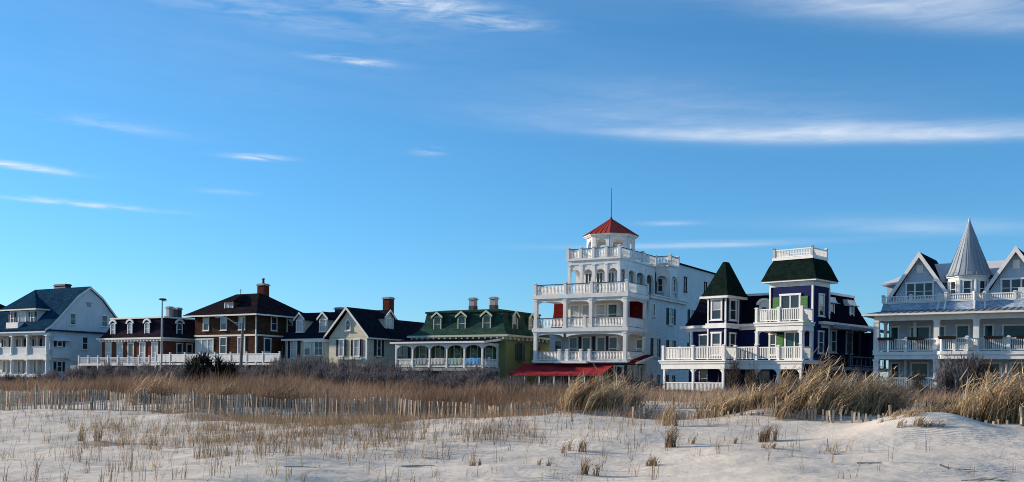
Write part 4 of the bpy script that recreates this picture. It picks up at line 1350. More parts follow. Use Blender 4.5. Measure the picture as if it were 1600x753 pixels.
    # tower balconies
    part(r, 'upper_balcony', MB().box(2.0, 6.62, 1.68, ty0 - .001, 7.05, 7.4).box(2.08, 6.54, 1.76, ty0 - .001, 6.62, 7.048), WHITE)
    part(r, 'balcony_moulding', MB().box(1.92, 6.7, 1.6, 1.679, 7.28, 7.395).box(6.621, 6.7, 1.68, 3.79, 7.28, 7.395), WHITE)
    rail((2.1, 1.9), (6.4, 1.9), 7.4, 1.15, [.5])
    rail((6.4, 1.9), (6.4, 3.75), 7.4, 1.15, [], (False, False))
    rail((2.1, 1.9), (2.1, 3.75), 7.4, 1.15, [], (False, False))
    for x in (2.15, 6.35):
        column(r, x, 1.9, 5.4, 6.62, .26, WHITE, name='balcony_post')
        brackets(x, 1.9, 6.618, (1,) if x < 4 else (-1,))
    column(r, 6.35, 3.68, 4.1, 6.62, .2, WHITE, name='balcony_post')
    window(r, 4.3, ty0, 7.45, 2.0, 2.35, style='french', c=.16, name='french_door', sill=False)
    window(r, 4.75, ty0, 4.15, 1.9, 2.35, style='french', c=.14, name='french_door', sill=False, pane=TEAL)
    k = MB().box(-.32, .32, -.07, -.002, 0, 2.2)
    for i in range(9):
        k.box(-.26, .26, -.09, -.071, .12 + i * .22, .28 + i * .22)
    me_ = k.mesh('shutter', G_GREEN)
    for x, z in ((2.95, 7.5), (5.65, 7.5), (3.4, 4.2)):
        link('shutter', me_, r, (x, ty0, z))['label'] = 'bright green shutter'
    window(r, 2.65, ty0, 4.6, .75, 1.8, c=.1)
    for z in (8.0, 4.75):
        window(r, tx1, 5.35, z, 1.05, 1.85, 90, c=.13, lower='up' if z > 7 else None)
    # right wing: dormers with curved hoods, lean-to porch roof
    dormer(r, 6.12, 8.0, 7.75, 90, 1.15, 1.7, 1.6, 'shed', G_WALL, G_ROOF2, WHITE, 'sash', rh=.55)
    dormer(r, 6.12, 12.0, 7.75, 90, 1.15, 1.7, 1.6, 'shed', G_WALL, G_ROOF2, WHITE, 'sash', rh=.55)
    dormer(r, .7, 5.75, 7.8, 0, 1.15, 1.5, 1.6, 'arch', WHITE, G_ROOF2, WHITE, 'arch', rh=.45)
    part(r, 'lean_to_roof', MB().prism_y([(6.3, 7.22), (8.3, 6.95), (8.35, 7.12), (6.3, 7.5)], 6.95, 15.4), H_METAL)
    part(r, 'lean_to_fascia', MB().box(8.352, 8.42, 6.95, 15.4, 6.86, 7.12).prism_y([(6.4, 7.1), (8.35, 6.84), (8.35, 7.1), (6.4, 7.44)], 6.88, 6.948), H_METAL)
    for y in (8.0, 11.2):
        window(r, 6.3, y, 4.9, 1.15 if y < 9 else 1.35, 1.9, 90, c=.13)
    for y in (7.3, 9.4, 12.0, 14.8):
        column(r, 8.15, y, 3.6, 6.9, .16, NAVY, name='side_porch_post')
    part(r, 'side_porch_deck', MB().box(6.301, 8.4, 6.95, 15.3, 3.3, 3.6), H_METAL)
    part(r, 'side_extension', MB().box(6.301, 7.6, 12.8, 15.1, g0, 6.85), G_WALL)
    railing(r, (8.2, 7.4), (8.2, 14.7), 3.6, .95, H_METAL, pitch=.9, posts_ends=(True, True), post_w=.12, bw=.05, name='side_rail')


# ---- house H: pale blue turreted house on the right
def build_turret():
    r = house('turreted_house', 'pale blue house with pointed zinc turret between two white trimmed gables', 34.8, 84.0, 34.0)
    g0, xl, xr = 1.2, -4.8, 7.75
    cm = 1.5                                   # axis of symmetry
    part(r, 'wall', MB().box(xl + .2, xr - .2, 3.2, 12, g0, 9.0).box(xl - .35, xr + .35, 4.6, 12, 9.0, 10.9), H_WALL)
    # porch
    def outline(o, yb):                        # porch edge with its shallow centre bay
        return [(xl - o, -o), (-.2 - o * .4, -o), (.55 - o * .3, -.8 - o), (2.45 + o * .3, -.8 - o), (3.2 + o * .4, -o), (xr + o, -o), (xr + o, yb), (xl - o, yb)]
    part(r, 'porch_floor', MB().prism_z(outline(.25, 3.19), 4.55, 4.82).prism_z(outline(.15, 3.19), 4.2, 4.549), WHITE)
    part(r, 'ground_deck', MB().box(xl - .2, xr + .2, -.2, 3.19, 1.2, 1.6), DECKW)
    part(r, 'porch_beam', MB().prism_z([(xl - .15, -.2), (xr + .15, -.2), (xr + .15, .2), (xl + .25, .2), (xl + .25, 3.19), (xl - .15, 3.19)], 7.42, 7.82), WHITE)
    part(r, 'gutter', MB().box(xl - 1.0, xr + 1.0, -1.02, -.8, 7.83, 7.98).box(xl - 1.02, xl - .8, -.799, 3.0, 7.83, 7.98), WHITE)
    part(r, 'porch_ceiling', MB().box(xl - .8, xr + .8, -.8, 3.19, 7.822, 7.9), WHITE)
    pr = part(r, 'porch_roof', MB().loops([[(xl - .95, -.95, 7.985), (xr + .95, -.95, 7.985), (xr + .95, 3.1, 7.985), (xl - .95, 3.1, 7.985)], [(xl + .2, 1.8, 8.42), (xr - .2, 1.8, 8.42), (xr - .2, 3.0, 8.42), (xl + .2, 3.0, 8.42)]]), H_PORCH)
    for i in range(25):
        x = xl + .3 + i * .5
        part(pr, 'seam', MB().tube([(x, -.93, 8.01), (x, 1.78, 8.44)], .03, 4), H_PORCH)
    # shingled parapet and its balustrade
    pp = [(xl, 2.0), (-.25, 2.0), (.4, 1.35), (2.6, 1.35), (3.25, 2.0), (xr, 2.0)]
    pf = [(xl - .12, 1.62), (-.35, 1.62), (.35, .95), (2.65, .95), (3.35, 1.62), (xr + .12, 1.62)]
    m = MB()
    n = len(pp)
    m.add([(x, y, 8.3) for x, y in pf] + [(x, y, 9.02) for x, y in pp] + [(x, 3.3, 9.02) for x, y in pp] + [(x, 3.3, 8.3) for x, y in pf],
          [(i, i + 1, n + i + 1, n + i) for i in range(n - 1)] + [(n + i, n + i + 1, 2 * n + i + 1, 2 * n + i) for i in range(n - 1)] + [(0, n, 2 * n, 3 * n), (n - 1, 4 * n - 1, 3 * n - 1, 2 * n - 1)])
    part(r, 'parapet', m, H_SHING)
    for i in (1, 2, 3, 4):
        part(r, 'corner_trim', MB().tube([(pf[i][0], pf[i][1] - .02, 8.3), (pp[i][0], pp[i][1] - .02, 9.02)], .09, 4), WHITE)
    part(r, 'parapet_cap', MB().prism_z([(x, y - .08) for x, y in pp] + [(xr, 4.0), (xl, 4.0)], 9.021, 9.1), WHITE)
    for i in range(n - 1):
        railing(r, pp[i], pp[i + 1], 9.1, .55, WHITE, pitch=.13, bw=.05, posts_ends=(True, i == n - 2), posts=[.5] if i in (0, 4) else [], post_w=.22, post_h=.66, bottom=.03)
    # gables
    for gx, (g0x, g1x) in ((-2.25, (-4.5, 0.0)), (5.3, (3.05, 7.55))):
        part(r, 'gable_wall', MB().prism_y([(g0x + .25, 9.1), (g1x - .25, 9.1), (g1x - .25, 10.0), (gx, 13.3), (g0x + .25, 10.0)], 4.0, 8.0), H_WALL)
        m = MB()
        m.strip([(g0x - .25, 9.45), (gx, 13.25), (g1x + .25, 9.45)], [(g0x - .35, 9.62), (gx, 13.55), (g1x + .35, 9.62)], 3.62, 10.5)
        go = part(r, 'gable_roof', m, D_ROOF)
        m = MB()
        m.strip([(g0x - .22, 9.4), (gx, 13.08), (g1x + .22, 9.4)], [(g0x - .42, 9.6), (gx, 13.6), (g1x + .42, 9.6)], 3.5, 3.615)
        part(go, 'barge_board', m, WHITE)
        window(r, gx, 4.0, 9.45, 2.35, 1.4, style='triple', c=.14)
        part(r, 'gable_vent', MB().box(gx - .28, gx + .28, 3.93, 3.999, 11.75, 12.45).box(gx - .22, gx + .22, 3.9, 3.929, 11.82, 11.9).box(gx - .22, gx + .22, 3.9, 3.929, 12.02, 12.1).box(gx - .22, gx + .22, 3.9, 3.929, 12.22, 12.3), WHITE, kind='stuff')
    # main roof behind
    part(r, 'main_roof', MB().loops([[(xl - .75, 4.3, 10.85), (xr + .75, 4.3, 10.85), (xr + .75, 12.5, 10.85), (xl - .75, 12.5, 10.85)], [(xl - .75, 4.3, 11.02), (xr + .75, 4.3, 11.02), (xr + .75, 12.5, 11.02), (xl - .75, 12.5, 11.02)],
                                     [(-1.8, 7.6, 12.9), (xr - 3.0, 7.6, 12.9), (xr - 3.0, 8.6, 12.9), (-1.8, 8.6, 12.9)]]), H_LGREY)
    # turret
    tx, ty, tr = cm + .08, 4.5, 1.62
    ph = math.pi / 8 + R(6)
    part(r, 'turret_wall', MB().cyl(tx, ty, 9.1, 11.15, tr, n=8, ph=ph), H_WALL)
    part(r, 'turret_frieze', MB().cyl(tx, ty, 10.9, 11.16, tr + .07, n=8, ph=ph).cyl(tx, ty, 11.161, 11.3, tr + .2, n=8, ph=ph), WHITE)
    for k in range(8):
        a0 = ph + k * math.pi / 4
        part(r, 'turret_corner_board', MB().cyl(tx + tr * math.cos(a0), ty + tr * math.sin(a0), 9.1, 10.9, .13, n=6), WHITE)
        am = a0 + math.pi / 8
        d = tr * math.cos(math.pi / 8)
        if math.sin(am) < .3:
            window(r, tx + d * math.cos(am), ty + d * math.sin(am), 9.5, .72, 1.3, math.degrees(am) + 90, c=.1)
    tf = part(r, 'turret_roof', MB().cyl(tx, ty, 11.301, 11.6, tr + .3, tr + .08, n=16, ph=ph).cyl(tx, ty, 11.6, 16.0, tr + .08, .05, n=16, ph=ph), H_METAL)
    for k in range(24):
        a0 = ph + k * math.pi / 12
        part(tf, 'seam', MB().tube([(tx + (tr + .31) * math.cos(a0), ty + (tr + .31) * math.sin(a0), 11.33), (tx + (tr + .09) * math.cos(a0), ty + (tr + .09) * math.sin(a0), 11.62), (tx + .05 * math.cos(a0), ty + .05 * math.sin(a0), 15.95)], [.022, .022, .01], 4), H_METAL)
    part(r, 'finial', MB().cyl(tx, ty, 15.9, 16.35, .11, .02, 8), GALV)
    # columns, rails
    for x in (xl, 0, 3.0, xr):
        column(r, x, 0, 4.82, 7.42, .42, WHITE)
        column(r, x, 0, 1.6, 4.19, .42, WHITE)
    column(r, -2.35, 2.9, 4.82, 7.42, .24, WHITE, name='wall_post')
    column(r, xl, 2.9, 4.82, 7.42, .24, WHITE, name='wall_post')

    def rail(p0, p1, posts=(), ends=(False, False), z=4.82):
        railing(r, p0, p1, z, 1.08, WHITE, pitch=.145, posts=list(posts), posts_ends=ends, bw=.055, single=True, post_w=.2, post_h=1.2)
    rail((xl + .2, 0), (-.22, 0), [.5])
    rail((-.2, -.02), (.55, -.8), [], (False, True))
    rail((.55, -.8), (2.45, -.8), [.5], (False, True))
    rail((2.45, -.8), (3.2, -.02), [], (False, False))
    rail((3.2, 0), (xr - .22, 0), [.5])
    rail((xl, .2), (xl, 2.8))
    rail((xl + .2, 0), (-.22, 0), [], (False, False), 1.6)
    # rooms behind the porch
    for x, w, h, z, st in ((-4.1, .8, 2.1, 4.95, 'sash'), (-2.0, 1.7, 2.0, 5.0, 'sash'), (-.3, .7, 2.0, 5.0, 'sash'), (1.4, 1.1, 2.2, 4.85, 'door'), (3.4, .8, 2.1, 4.95, 'sash'), (5.3, 1.8, 2.0, 5.0, 'sash'), (6.9, .7, 2.0, 5.0, 'sash')):
        window(r, x, 3.2, z, w, h, style=st, pane=TEAL, c=.13, name='door' if st == 'door' else 'window')
    for x, w in ((-4.0, .8), (-2.0, 1.5), (-.4, .7), (1.4, 1.1), (3.6, 1.5), (5.8, 1.5)):
        window(r, x, 3.2, 1.9, w, 2.0, pane=TEAL, c=.13)
    column(r, -3.1, 2.9, 1.6, 4.19, .2, WHITE, name='wall_post')
    return r


build_navy()
TUR = build_turret()

# planters hung on the turreted house's rail
PL = MB()
PL.loops([[(-.62, -.11, 0), (.62, -.11, 0), (.62, .11, 0), (-.62, .11, 0)], [(-.7, -.16, .24), (.7, -.16, .24), (.7, .16, .24), (-.7, .16, .24)]], True, False)
PL.loops([[(-.66, -.13, .2), (.66, -.13, .2), (.66, .13, .2), (-.66, .13, .2)], [(-.5, -.1, .25), (.5, -.1, .25), (.5, .1, .25), (-.5, .1, .25)]], False, True)
for x in (-.45, .45):
    PL.box(x - .02, x + .02, -.1, .42, .16, .19)
pm = PL.mesh('planter_box', PLASTIC)


def on_house(o, x, y):
    c, s = math.cos(-R(34)), math.sin(-R(34))
    return (34.8 + x * c - y * s, 84.0 + x * s + y * c)


for x, y, z, lb in ((-3.95, -.3, 5.78, 'black planter box on the balcony rail nearest the navy house'), (-1.55, -.3, 5.78, 'black planter box on the upper rail just left of the centre column'),
                    (1.0, -1.1, 5.78, 'black planter box on the projecting middle of the balcony rail'), (4.3, -.3, 5.78, 'black planter box on the upper rail under the right gable'),
                    (6.6, -.3, 5.78, 'black planter box on the balcony rail at the right edge'), (-1.5, -.3, 2.52, 'black planter box on the ground floor rail of the turreted house')):
    X, Y = on_house(TUR, x, y)
    o = link('planter_box', pm, None, (X, Y, z), -R(34))
    tag(o, lb, 'planter', 'black planters on the turreted house')

# ------------------------------------------------------------------ white boundary fences of the left houses


def lattice_fence():
    c, s = math.cos(-R(TH)), math.sin(-R(TH))
    r = thing('lattice_fence', 'low white lattice panel fence in front of the brick house', 'fence', (-43.3 + -9.5 * c + 5 * s, 127 - 9.5 * s - 5 * c, 0), -R(TH))
    n, L = 8, 1.86
    part(r, 'base_board', MB().box(-.1, n * L + .1, -.12, .12, 3.42, 3.58), WHITE)
    part(r, 'under_deck_shade', MB().box(0, n * L, .3, .4, 1.6, 3.41), UNDER)  # dark sheet painted as the shade under the deck
    for i in range(0, n + 1, 2):
        part(r, 'deck_pier', MB().box(i * L - .1, i * L + .1, -.1, .1, 1.6, 3.41), WHITE)
    lat = MB()
    lat.box(.06, L - .06, -.03, .03, 3.62, 3.68).box(.06, L - .06, -.03, .03, 4.36, 4.42)
    k = 9
    for i in range(k):
        xa, xb = .08 + (L - .16) * i / k, .08 + (L - .16) * (i + 1) / k
        lat.tube([(xa, 0, 3.68), (xb, 0, 4.36)], .018, 4).tube([(xb, .0, 3.68), (xa, .0, 4.36)], .018, 4)
    lm = lat.mesh('lattice_panel', WHITE)
    pm_ = MB().box(-.07, .07, -.07, .07, 3.58, 4.6).box(-.1, .1, -.1, .1, 4.6, 4.66).mesh('fence_post', WHITE)
    for i in range(n + 1):
        link('fence_post', pm_, r, (i * L, 0, 0))
        if i < n:
            link('lattice_panel', lm, r, (i * L, 0, 0))['kind'] = 'stuff'


def vinyl_fence():
    c, s = math.cos(-R(TH)), math.sin(-R(TH))
    X, Y = -43.3 + 4.9 * c + 5.2 * s, 127 + 4.9 * s - 5.2 * c
    r = thing('panel_fence', 'solid white panel fence in front of the brown foursquare house', 'fence', (X, Y, 0), -R(TH))
    n, L = 8, 2.45
    part(r, 'base_board', MB().box(0, n * L, -.06, .2, 3.5, 3.72), WHITE)
    part(r, 'under_deck_shade', MB().box(0, n * L, .3, .4, 1.6, 3.49), UNDER)  # dark sheet in place of the shaded space below this deck
    for i in range(0, n + 1, 2):
        part(r, 'deck_pier', MB().box(i * L - .1, i * L + .1, -.1, .1, 1.6, 3.49), WHITE)
    pan = MB().box(.07, L - .07, -.05, .05, 3.82, 3.92).box(.07, L - .07, -.05, .05, 4.66, 4.76)
    for i in range(12):
        a = .08 + (L - .16) * i / 12
        pan.box(a + .004, a + (L - .16) / 12 - .004, -.025, .025, 3.92, 4.66)
    pm_ = pan.mesh('fence_panel', WHITE)
    po = MB().box(-.07, .07, -.07, .07, 3.6, 4.9).box(-.1, .1, -.1, .1, 4.9, 4.96).mesh('fence_post', WHITE)
    for i in range(n + 1):
        link('fence_post', po, r, (i * L, 0, 0))
        if i < n:
            link('fence_panel', pm_, r, (i * L, 0, 0))['kind'] = 'stuff'


lattice_fence()
vinyl_fence()

# ------------------------------------------------------------------ street lamps


def px_at(px, Y, py=590.0):
    """where the sight line through a measured photo column stands at the distance Y"""
    dx, dy = px - 800, 600 - py
    return (dx * math.cos(.012) - dy * math.sin(.012)) / 1600.0 * Y


def z_at(px, py, Y):
    dx, dy = px - 800, 600 - py
    return EYE + (dx * math.sin(.012) + dy * math.cos(.012)) / 1600.0 * Y


Y1 = 104.0
X1 = px_at(252, Y1)
zt = z_at(252, 468, Y1)
l1 = thing('street_lamp', 'tall slim grey street lamp with flat disc head before the brick house', 'street lamp', (X1, Y1, 0))
part(l1, 'pole', MB().cyl(0, 0, 1.2, zt, .11, .075, 12), GALV)
part(l1, 'base', MB().cyl(0, 0, 1.15, 1.6, .22, .18, 12), GALV)
part(l1, 'lamp_head', MB().cyl(.05, 0, zt - .02, zt + .05, .16, .42, 16).cyl(.05, 0, zt + .05, zt + .16, .42, .3, 16), DARK)
part(l1, 'arm', MB().box(-.05, .45, -.04, .04, zt - .12, zt - .03), GALV)
Y2 = 100.0
X2 = px_at(376.5, Y2)
l2 = thing('street_lamp', 'leaning wooden pole street lamp with long curved arm before the foursquare house', 'street lamp', (X2, Y2, 0))
zp, za = z_at(378, 495, Y2), z_at(376, 511, Y2)
part(l2, 'pole', MB().tube([(-.05, 0, 1.2), (.0, 0, 4), (.16, 0, zp)], [.17, .15, .12], 10), POLEW)
zh = z_at(340, 495, Y2)
part(l2, 'arm', MB().tube([(.08, 0, za), (-.5, 0, za + .35), (-1.3, 0, zh - .12), (-1.9, 0, zh + .02)], .05, 6), GALV)
part(l2, 'lamp_head', MB().loops([[(-2.55, -.14, zh - .02), (-1.85, -.1, zh - .02), (-1.85, .1, zh - .02), (-2.55, .14, zh - .02)], [(-2.6, -.16, zh + .06), (-1.8, -.11, zh + .06), (-1.8, .11, zh + .06), (-2.6, .16, zh + .06)], [(-2.4, -.08, zh + .14), (-1.85, -.06, zh + .12), (-1.85, .06, zh + .12), (-2.4, .08, zh + .14)]]), GALV)
part(l2, 'brace', MB().tube([(.1, 0, za + .5), (-.75, 0, za + .5)], .02, 5), GALV)

# towels over the green house's porch rail
TOW = [(-8.7, 1.5, 'blue and sand striped towel over the porch rail, left of the towels', (0.42, 0.36, 0.18), (0.12, 0.22, 0.42)),
       (-6.5, 1.7, 'pale orange towel over the porch rail, second of the towels from the left', (0.55, 0.40, 0.28), (0.45, 0.5, 0.55)),
       (-4.3, 1.6, 'yellow and turquoise towel over the porch rail, third of the towels from the left', (0.45, 0.42, 0.16), (0.10, 0.32, 0.48)),
       (-2.1, 1.8, 'bright blue towel over the porch rail, rightmost of the towels', (0.03, 0.16, 0.50), (0.2, 0.45, 0.6))]
ct, st_ = math.cos(-R(TH)), math.sin(-R(TH))
for x, w, lb, c1, c2 in TOW:
    m = MB()
    n = 14
    top = 4.36
    pr = [(-.075, top - .62, 0), (-.085, top - .3, 0), (-.08, top, 0), (0, top + .03, 0), (.08, top, 0), (.085, top - .35, 0)]
    pts, fs = [], []
    for i in range(n + 1):
        u = -w / 2 + w * i / n
        for j, (y, z, _) in enumerate(pr):
            pts.append((u, y - .02 * math.sin(i * 1.7) * (1 if j in (0, 5) else .3), z + .02 * math.sin(i * .8 + j)))
    k = len(pr)
    for i in range(n):
        for j in range(k - 1):
            fs.append((i * k + j, (i + 1) * k + j, (i + 1) * k + j + 1, i * k + j + 1))
    m.add(pts, fs)
    X, Y = -0.7 + x * ct + 3.0 * st_, 107.0 + x * st_ - 3.0 * ct
    tm = mat('towel_' + str(int(-x * 10)), c1, 0.95, 0, 1.1, col2=c2)
    o = link('towel', m.mesh('towel', tm), None, (X, Y, 0), -R(TH))
    md = o.modifiers.new('thickness', 'SOLIDIFY')
    md.thickness = .015
    tag(o, lb, 'towel', 'towels on the green house porch')


# white chairs on the turreted house's porches
CH_PARTS = [('seat', MB().box(-.3, .3, -.3, .3, .36, .41)), ('backrest', MB().loops([[(-.3, .26, .42), (.3, .26, .42), (.3, .31, .42), (-.3, .31, .42)], [(-.28, .46, 1.05), (.28, .46, 1.05), (.28, .5, 1.05), (-.28, .5, 1.05)]])),
            ('armrest', MB().box(-.38, -.28, -.32, .32, .6, .64)), ('armrest', MB().box(.28, .38, -.32, .32, .6, .64))] + \
           [('leg', MB().box(x - .03, x + .03, y - .03, y + .03, 0, .6 if y < 0 else .36)) for x in (-.32, .32) for y in (-.27, .27)]
CH_MESH = [(n_, b_.mesh(n_, WHITE)) for n_, b_ in CH_PARTS]
for x, y, z, a, lb in ((5.9, 2.9, 9.1, 10, 'white armchair on the upper deck before the right gable'), (2.3, 1.2, 4.82, -15, 'white armchair behind the projecting balcony rail'), (-3.2, 1.4, 4.82, 12, 'white armchair on the balcony end near the navy house'), (5.0, 1.3, 4.82, 8, 'white armchair on the balcony under the right gable')):
    X, Y = on_house(TUR, x, y)
    ch = thing('porch_chair', lb, 'chair', (X, Y, z), -R(34) + R(a), 'white porch chairs')
    for n_, m_ in CH_MESH:
        link(n_, m_, ch)

# ------------------------------------------------------------------ vegetation
DUNE = tint_mat('dune_grass', [(0.0, (.12, .078, .054)), (.4, (.26, .170, .112)), (.75, (.39, .268, .18)), (1.0, (.53, .40, .28))])
STRAW = tint_mat('straw_grass', [(0.0, (.13, .088, .052)), (.4, (.28, .20, .115)), (.75, (.42, .31, .185)), (1.0, (.58, .46, .30))])
SPROUT = tint_mat('beach_grass', [(0.0, (.12, .085, .056)), (.5, (.28, .195, .12)), (1.0, (.46, .345, .22))])
TWIG = tint_mat('grey_twigs', [(0.0, (.055, .050, .056)), (.5, (.125, .115, .122)), (1.0, (.22, .20, .20))])
TWIGB = tint_mat('brown_twigs', [(0.0, (.035, .024, .022)), (.5, (.085, .062, .055)), (1.0, (.15, .115, .09))])
SPIKE = tint_mat('dark_evergreen', [(0.0, (.008, .012, .012)), (.6, (.018, .026, .022)), (1.0, (.045, .055, .035))])


def tri_mesh(name, verts, tris, tint, m):
    me = bpy.data.meshes.new(name)
    verts = np.ascontiguousarray(verts, np.float32)
    tris = np.ascontiguousarray(tris, np.int32)
    me.vertices.add(len(verts))
    me.vertices.foreach_set('co', verts.ravel())
    me.loops.add(tris.size)
    me.loops.foreach_set('vertex_index', tris.ravel())
    me.polygons.add(len(tris))
    me.polygons.foreach_set('loop_start', np.arange(0, tris.size, 3, dtype=np.int32))
    me.update()
    at = me.attributes.new('tint', 'FLOAT', 'POINT')
    at.data.foreach_set('value', np.ascontiguousarray(tint, np.float32))
    me.materials.append(m)
    return me


def blades(base, h, lean, width, tint, bend=.32):
    """blade = two quads' worth of triangles ending in a point; lean is the tip's sideways offset"""
    n = len(h)
    a = RNG.uniform(0, np.pi, n)
    w = np.stack([np.cos(a), np.sin(a), np.zeros(n)], 1) * (width[:, None] / 2)
    L = np.stack([lean[:, 0], lean[:, 1], np.zeros(n)], 1)
    ln = np.hypot(lean[:, 0], lean[:, 1])
    ht = np.sqrt(np.maximum(h * h - ln * ln, (.25 * h) ** 2))
    up = np.stack([np.zeros(n), np.zeros(n), ht], 1)
    mid = base + up * .58 + L * bend
    tip = base + up + L
    v = np.stack([base - w, base + w, mid - w * .8, mid + w * .8, tip], 1).reshape(-1, 3)
    o = (np.arange(n) * 5)[:, None]
    t = np.concatenate([o + np.array([[0, 1, 3]]), o + np.array([[0, 3, 2]]), o + np.array([[2, 3, 4]])], 1).reshape(-1, 3)
    return v, t, np.repeat(tint, 5)


def merge(parts):
    vs, ts, tn, k = [], [], [], 0
    for v, t, c in parts:
        vs.append(v)
        ts.append(t + k)
        tn.append(c)
        k += len(v)
    return np.concatenate(vs), np.concatenate(ts), np.concatenate(tn)


def project(x, y, z):
    tx, ty = 1600 * x / y, 1600 * (z - EYE) / y
    c, s = math.cos(.012), math.sin(.012)
    return 800 + tx * c + ty * s, 600 - (-tx * s + ty * c)


def sq(s, q):
    return s * FN[1] + q * FN[0], -s * FN[0] + q * FN[1]


# ---- dense brown grass along and behind the dune fence
N = 330000
q = 26.9 + 18.5 * RNG.random(N) ** 1.25
s = RNG.uniform(-62, 22, N)
x, y = sq(s, q)
px = 800 + 1600 * x / y
dn = vnoise(x / 1.8, y / 1.8, 21) * 1.2 + vnoise(x / .6, y / .6, 22) * .8
thin = np.interp(px, [0, 150, 300, 420, 860, 980, 1010, 1190, 1230, 1600], [.55, .75, .65, .95, 1.0, .8, .55, .7, .5, .5])
keep = (px > -60) & (px < 1660) & (RNG.random(N) < np.clip(.5 * thin + dn * .9 + .15 * (thin - .5), 0.03, 1))
# bare sand gaps just behind the fence
gap = (q < 29.6) & (vnoise(x / 3.2, y / 3.2, 23) < .16) & (px < 460)
gap2 = (q < 27.6) & (px > 480) & (px < 860) & (RNG.random(N) < .45)
gap3 = (q < 29.5) & (px > 980) & (vnoise(x / 2.2, y / 2.2, 27) < .06)
gap4 = (q < 28.4) & (px < 660) & (RNG.random(N) < .6)
keep &= ~(gap | gap2 | gap3 | gap4)
x, y, q, px = x[keep], y[keep], q[keep], px[keep]
n = len(x)
hm = np.interp(px, [0, 250, 420, 700, 860, 980, 1060, 1200, 1600], [.58, .74, .72, .66, .5, .45, .36, .5, .5])
h = hm * (1.05 + 1.0 * vnoise(x / 1.3, y / 1.3, 24) + .5 * vnoise(x / 4.5, y / 4.5, 26)) * RNG.uniform(.5, 1.25, n) * np.where(RNG.random(n) < .05, 1.5, 1.0)
base = np.stack([x, y, ground(x, y) - .02], 1)
lean = np.stack([h * (.24 + .30 * RNG.standard_normal(n)), h * .25 * RNG.standard_normal(n)], 1)
tint = np.clip(.42 + .75 * vnoise(x / 2.6, y / 2.6, 25) + .17 * RNG.standard_normal(n) + np.interp(px, [0, 950, 1150, 1600], [-.02, 0, .22, .2]), 0, 1)
v, t, c = blades(base, h, lean, RNG.uniform(.008, .019, n), tint)
o = link('dune_grass', tri_mesh('dune_grass', v, t, c, DUNE))
tag(o, 'dense dry brown dune grass along and behind the slatted fence', 'grass', kind='stuff')

# ---- brown grass thinning out in front of the fence
N = 34000
q = 26.8 - 5.0 * RNG.random(N) ** 1.9
s = RNG.uniform(-36, 10, N)
x, y = sq(s, q)
px = 800 + 1600 * x / y
dens = np.interp(px, [0, 250, 300, 600, 680, 860, 960, 1190, 1210], [.03, .10, .38, .55, .40, .15, .08, .15, .0]) * np.clip(.6 + 1.6 * vnoise(x / 1.1, y / 1.1, 31), 0, 1.4)
k = RNG.random(N) < dens
x, y, q = x[k], y[k], q[k]
n = len(x)
h = RNG.uniform(.18, .55, n) * np.interp(q, [22, 25, 26.8], [.75, .95, .7])
base = np.stack([x, y, ground(x, y) - .02], 1)
v1 = blades(base, h, np.stack([h * (.16 + .15 * RNG.standard_normal(n)), h * .1 * RNG.standard_normal(n)], 1), RNG.uniform(.006, .014, n), np.clip(.5 + .2 * RNG.standard_normal(n), 0, 1))

# ---- planted beach grass sprouts on the open sand
N = 30000
yy = 14.0 + 26.0 * RNG.random(N) ** 1.3
pxs_ = RNG.uniform(-20, 1620, N)
xx = (pxs_ - 800) / 1600 * yy
zz = ground(xx, yy)
pX, pY = project(xx, yy, zz)


def blk(x0, x1, y0, y1, d, f=14.0):
    gx = np.clip((pX - x0) / 40 + .5, 0, 1) * np.clip((x1 - pX) / 40 + .5, 0, 1)
    gy = np.clip((pY - y0) / f + .5, 0, 1) * np.clip((y1 - pY) / f + .5, 0, 1)
    return d * gx * gy


dens = np.maximum.reduce([blk(290, 650, 648, 695, .75), blk(130, 300, 655, 705, .28), blk(0, 140, 640, 700, .12), blk(640, 850, 640, 700, .34), blk(840, 1010, 640, 690, .09),
                          blk(300, 720, 690, 722, .24), blk(-30, 820, 700, 760, .05), blk(820, 1010, 690, 760, .06), blk(1000, 1240, 650, 720, .03), blk(1240, 1620, 680, 760, .006)])
dens = dens * np.clip(1 + 2.6 * vnoise(xx / 1.6, yy / 1.6, 41), .15, 2.4)
k = RNG.random(N) < dens
cx, cy = xx[k], yy[k]
cs = RNG.integers(2, 7, len(cx))
idx = np.repeat(np.arange(len(cx)), cs)
n = len(idx)
bx, by = cx[idx] + RNG.normal(0, .035, n), cy[idx] + RNG.normal(0, .035, n)
hh = np.repeat(RNG.uniform(.16, .52, len(cx)), cs) * RNG.uniform(.55, 1.1, n)
ct_ = np.repeat(np.clip(.45 + .25 * RNG.standard_normal(len(cx)), 0, 1), cs)
fall = RNG.random(n) < .10
lx = np.where(fall, hh * RNG.uniform(-.9, .95, n), hh * (.10 + .22 * RNG.standard_normal(n)))
v2 = blades(np.stack([bx, by, ground(bx, by) - .015], 1), hh, np.stack([lx, hh * .15 * RNG.standard_normal(n)], 1), RNG.uniform(.005, .011, n), np.clip(ct_ + .12 * RNG.standard_normal(n), 0, 1))
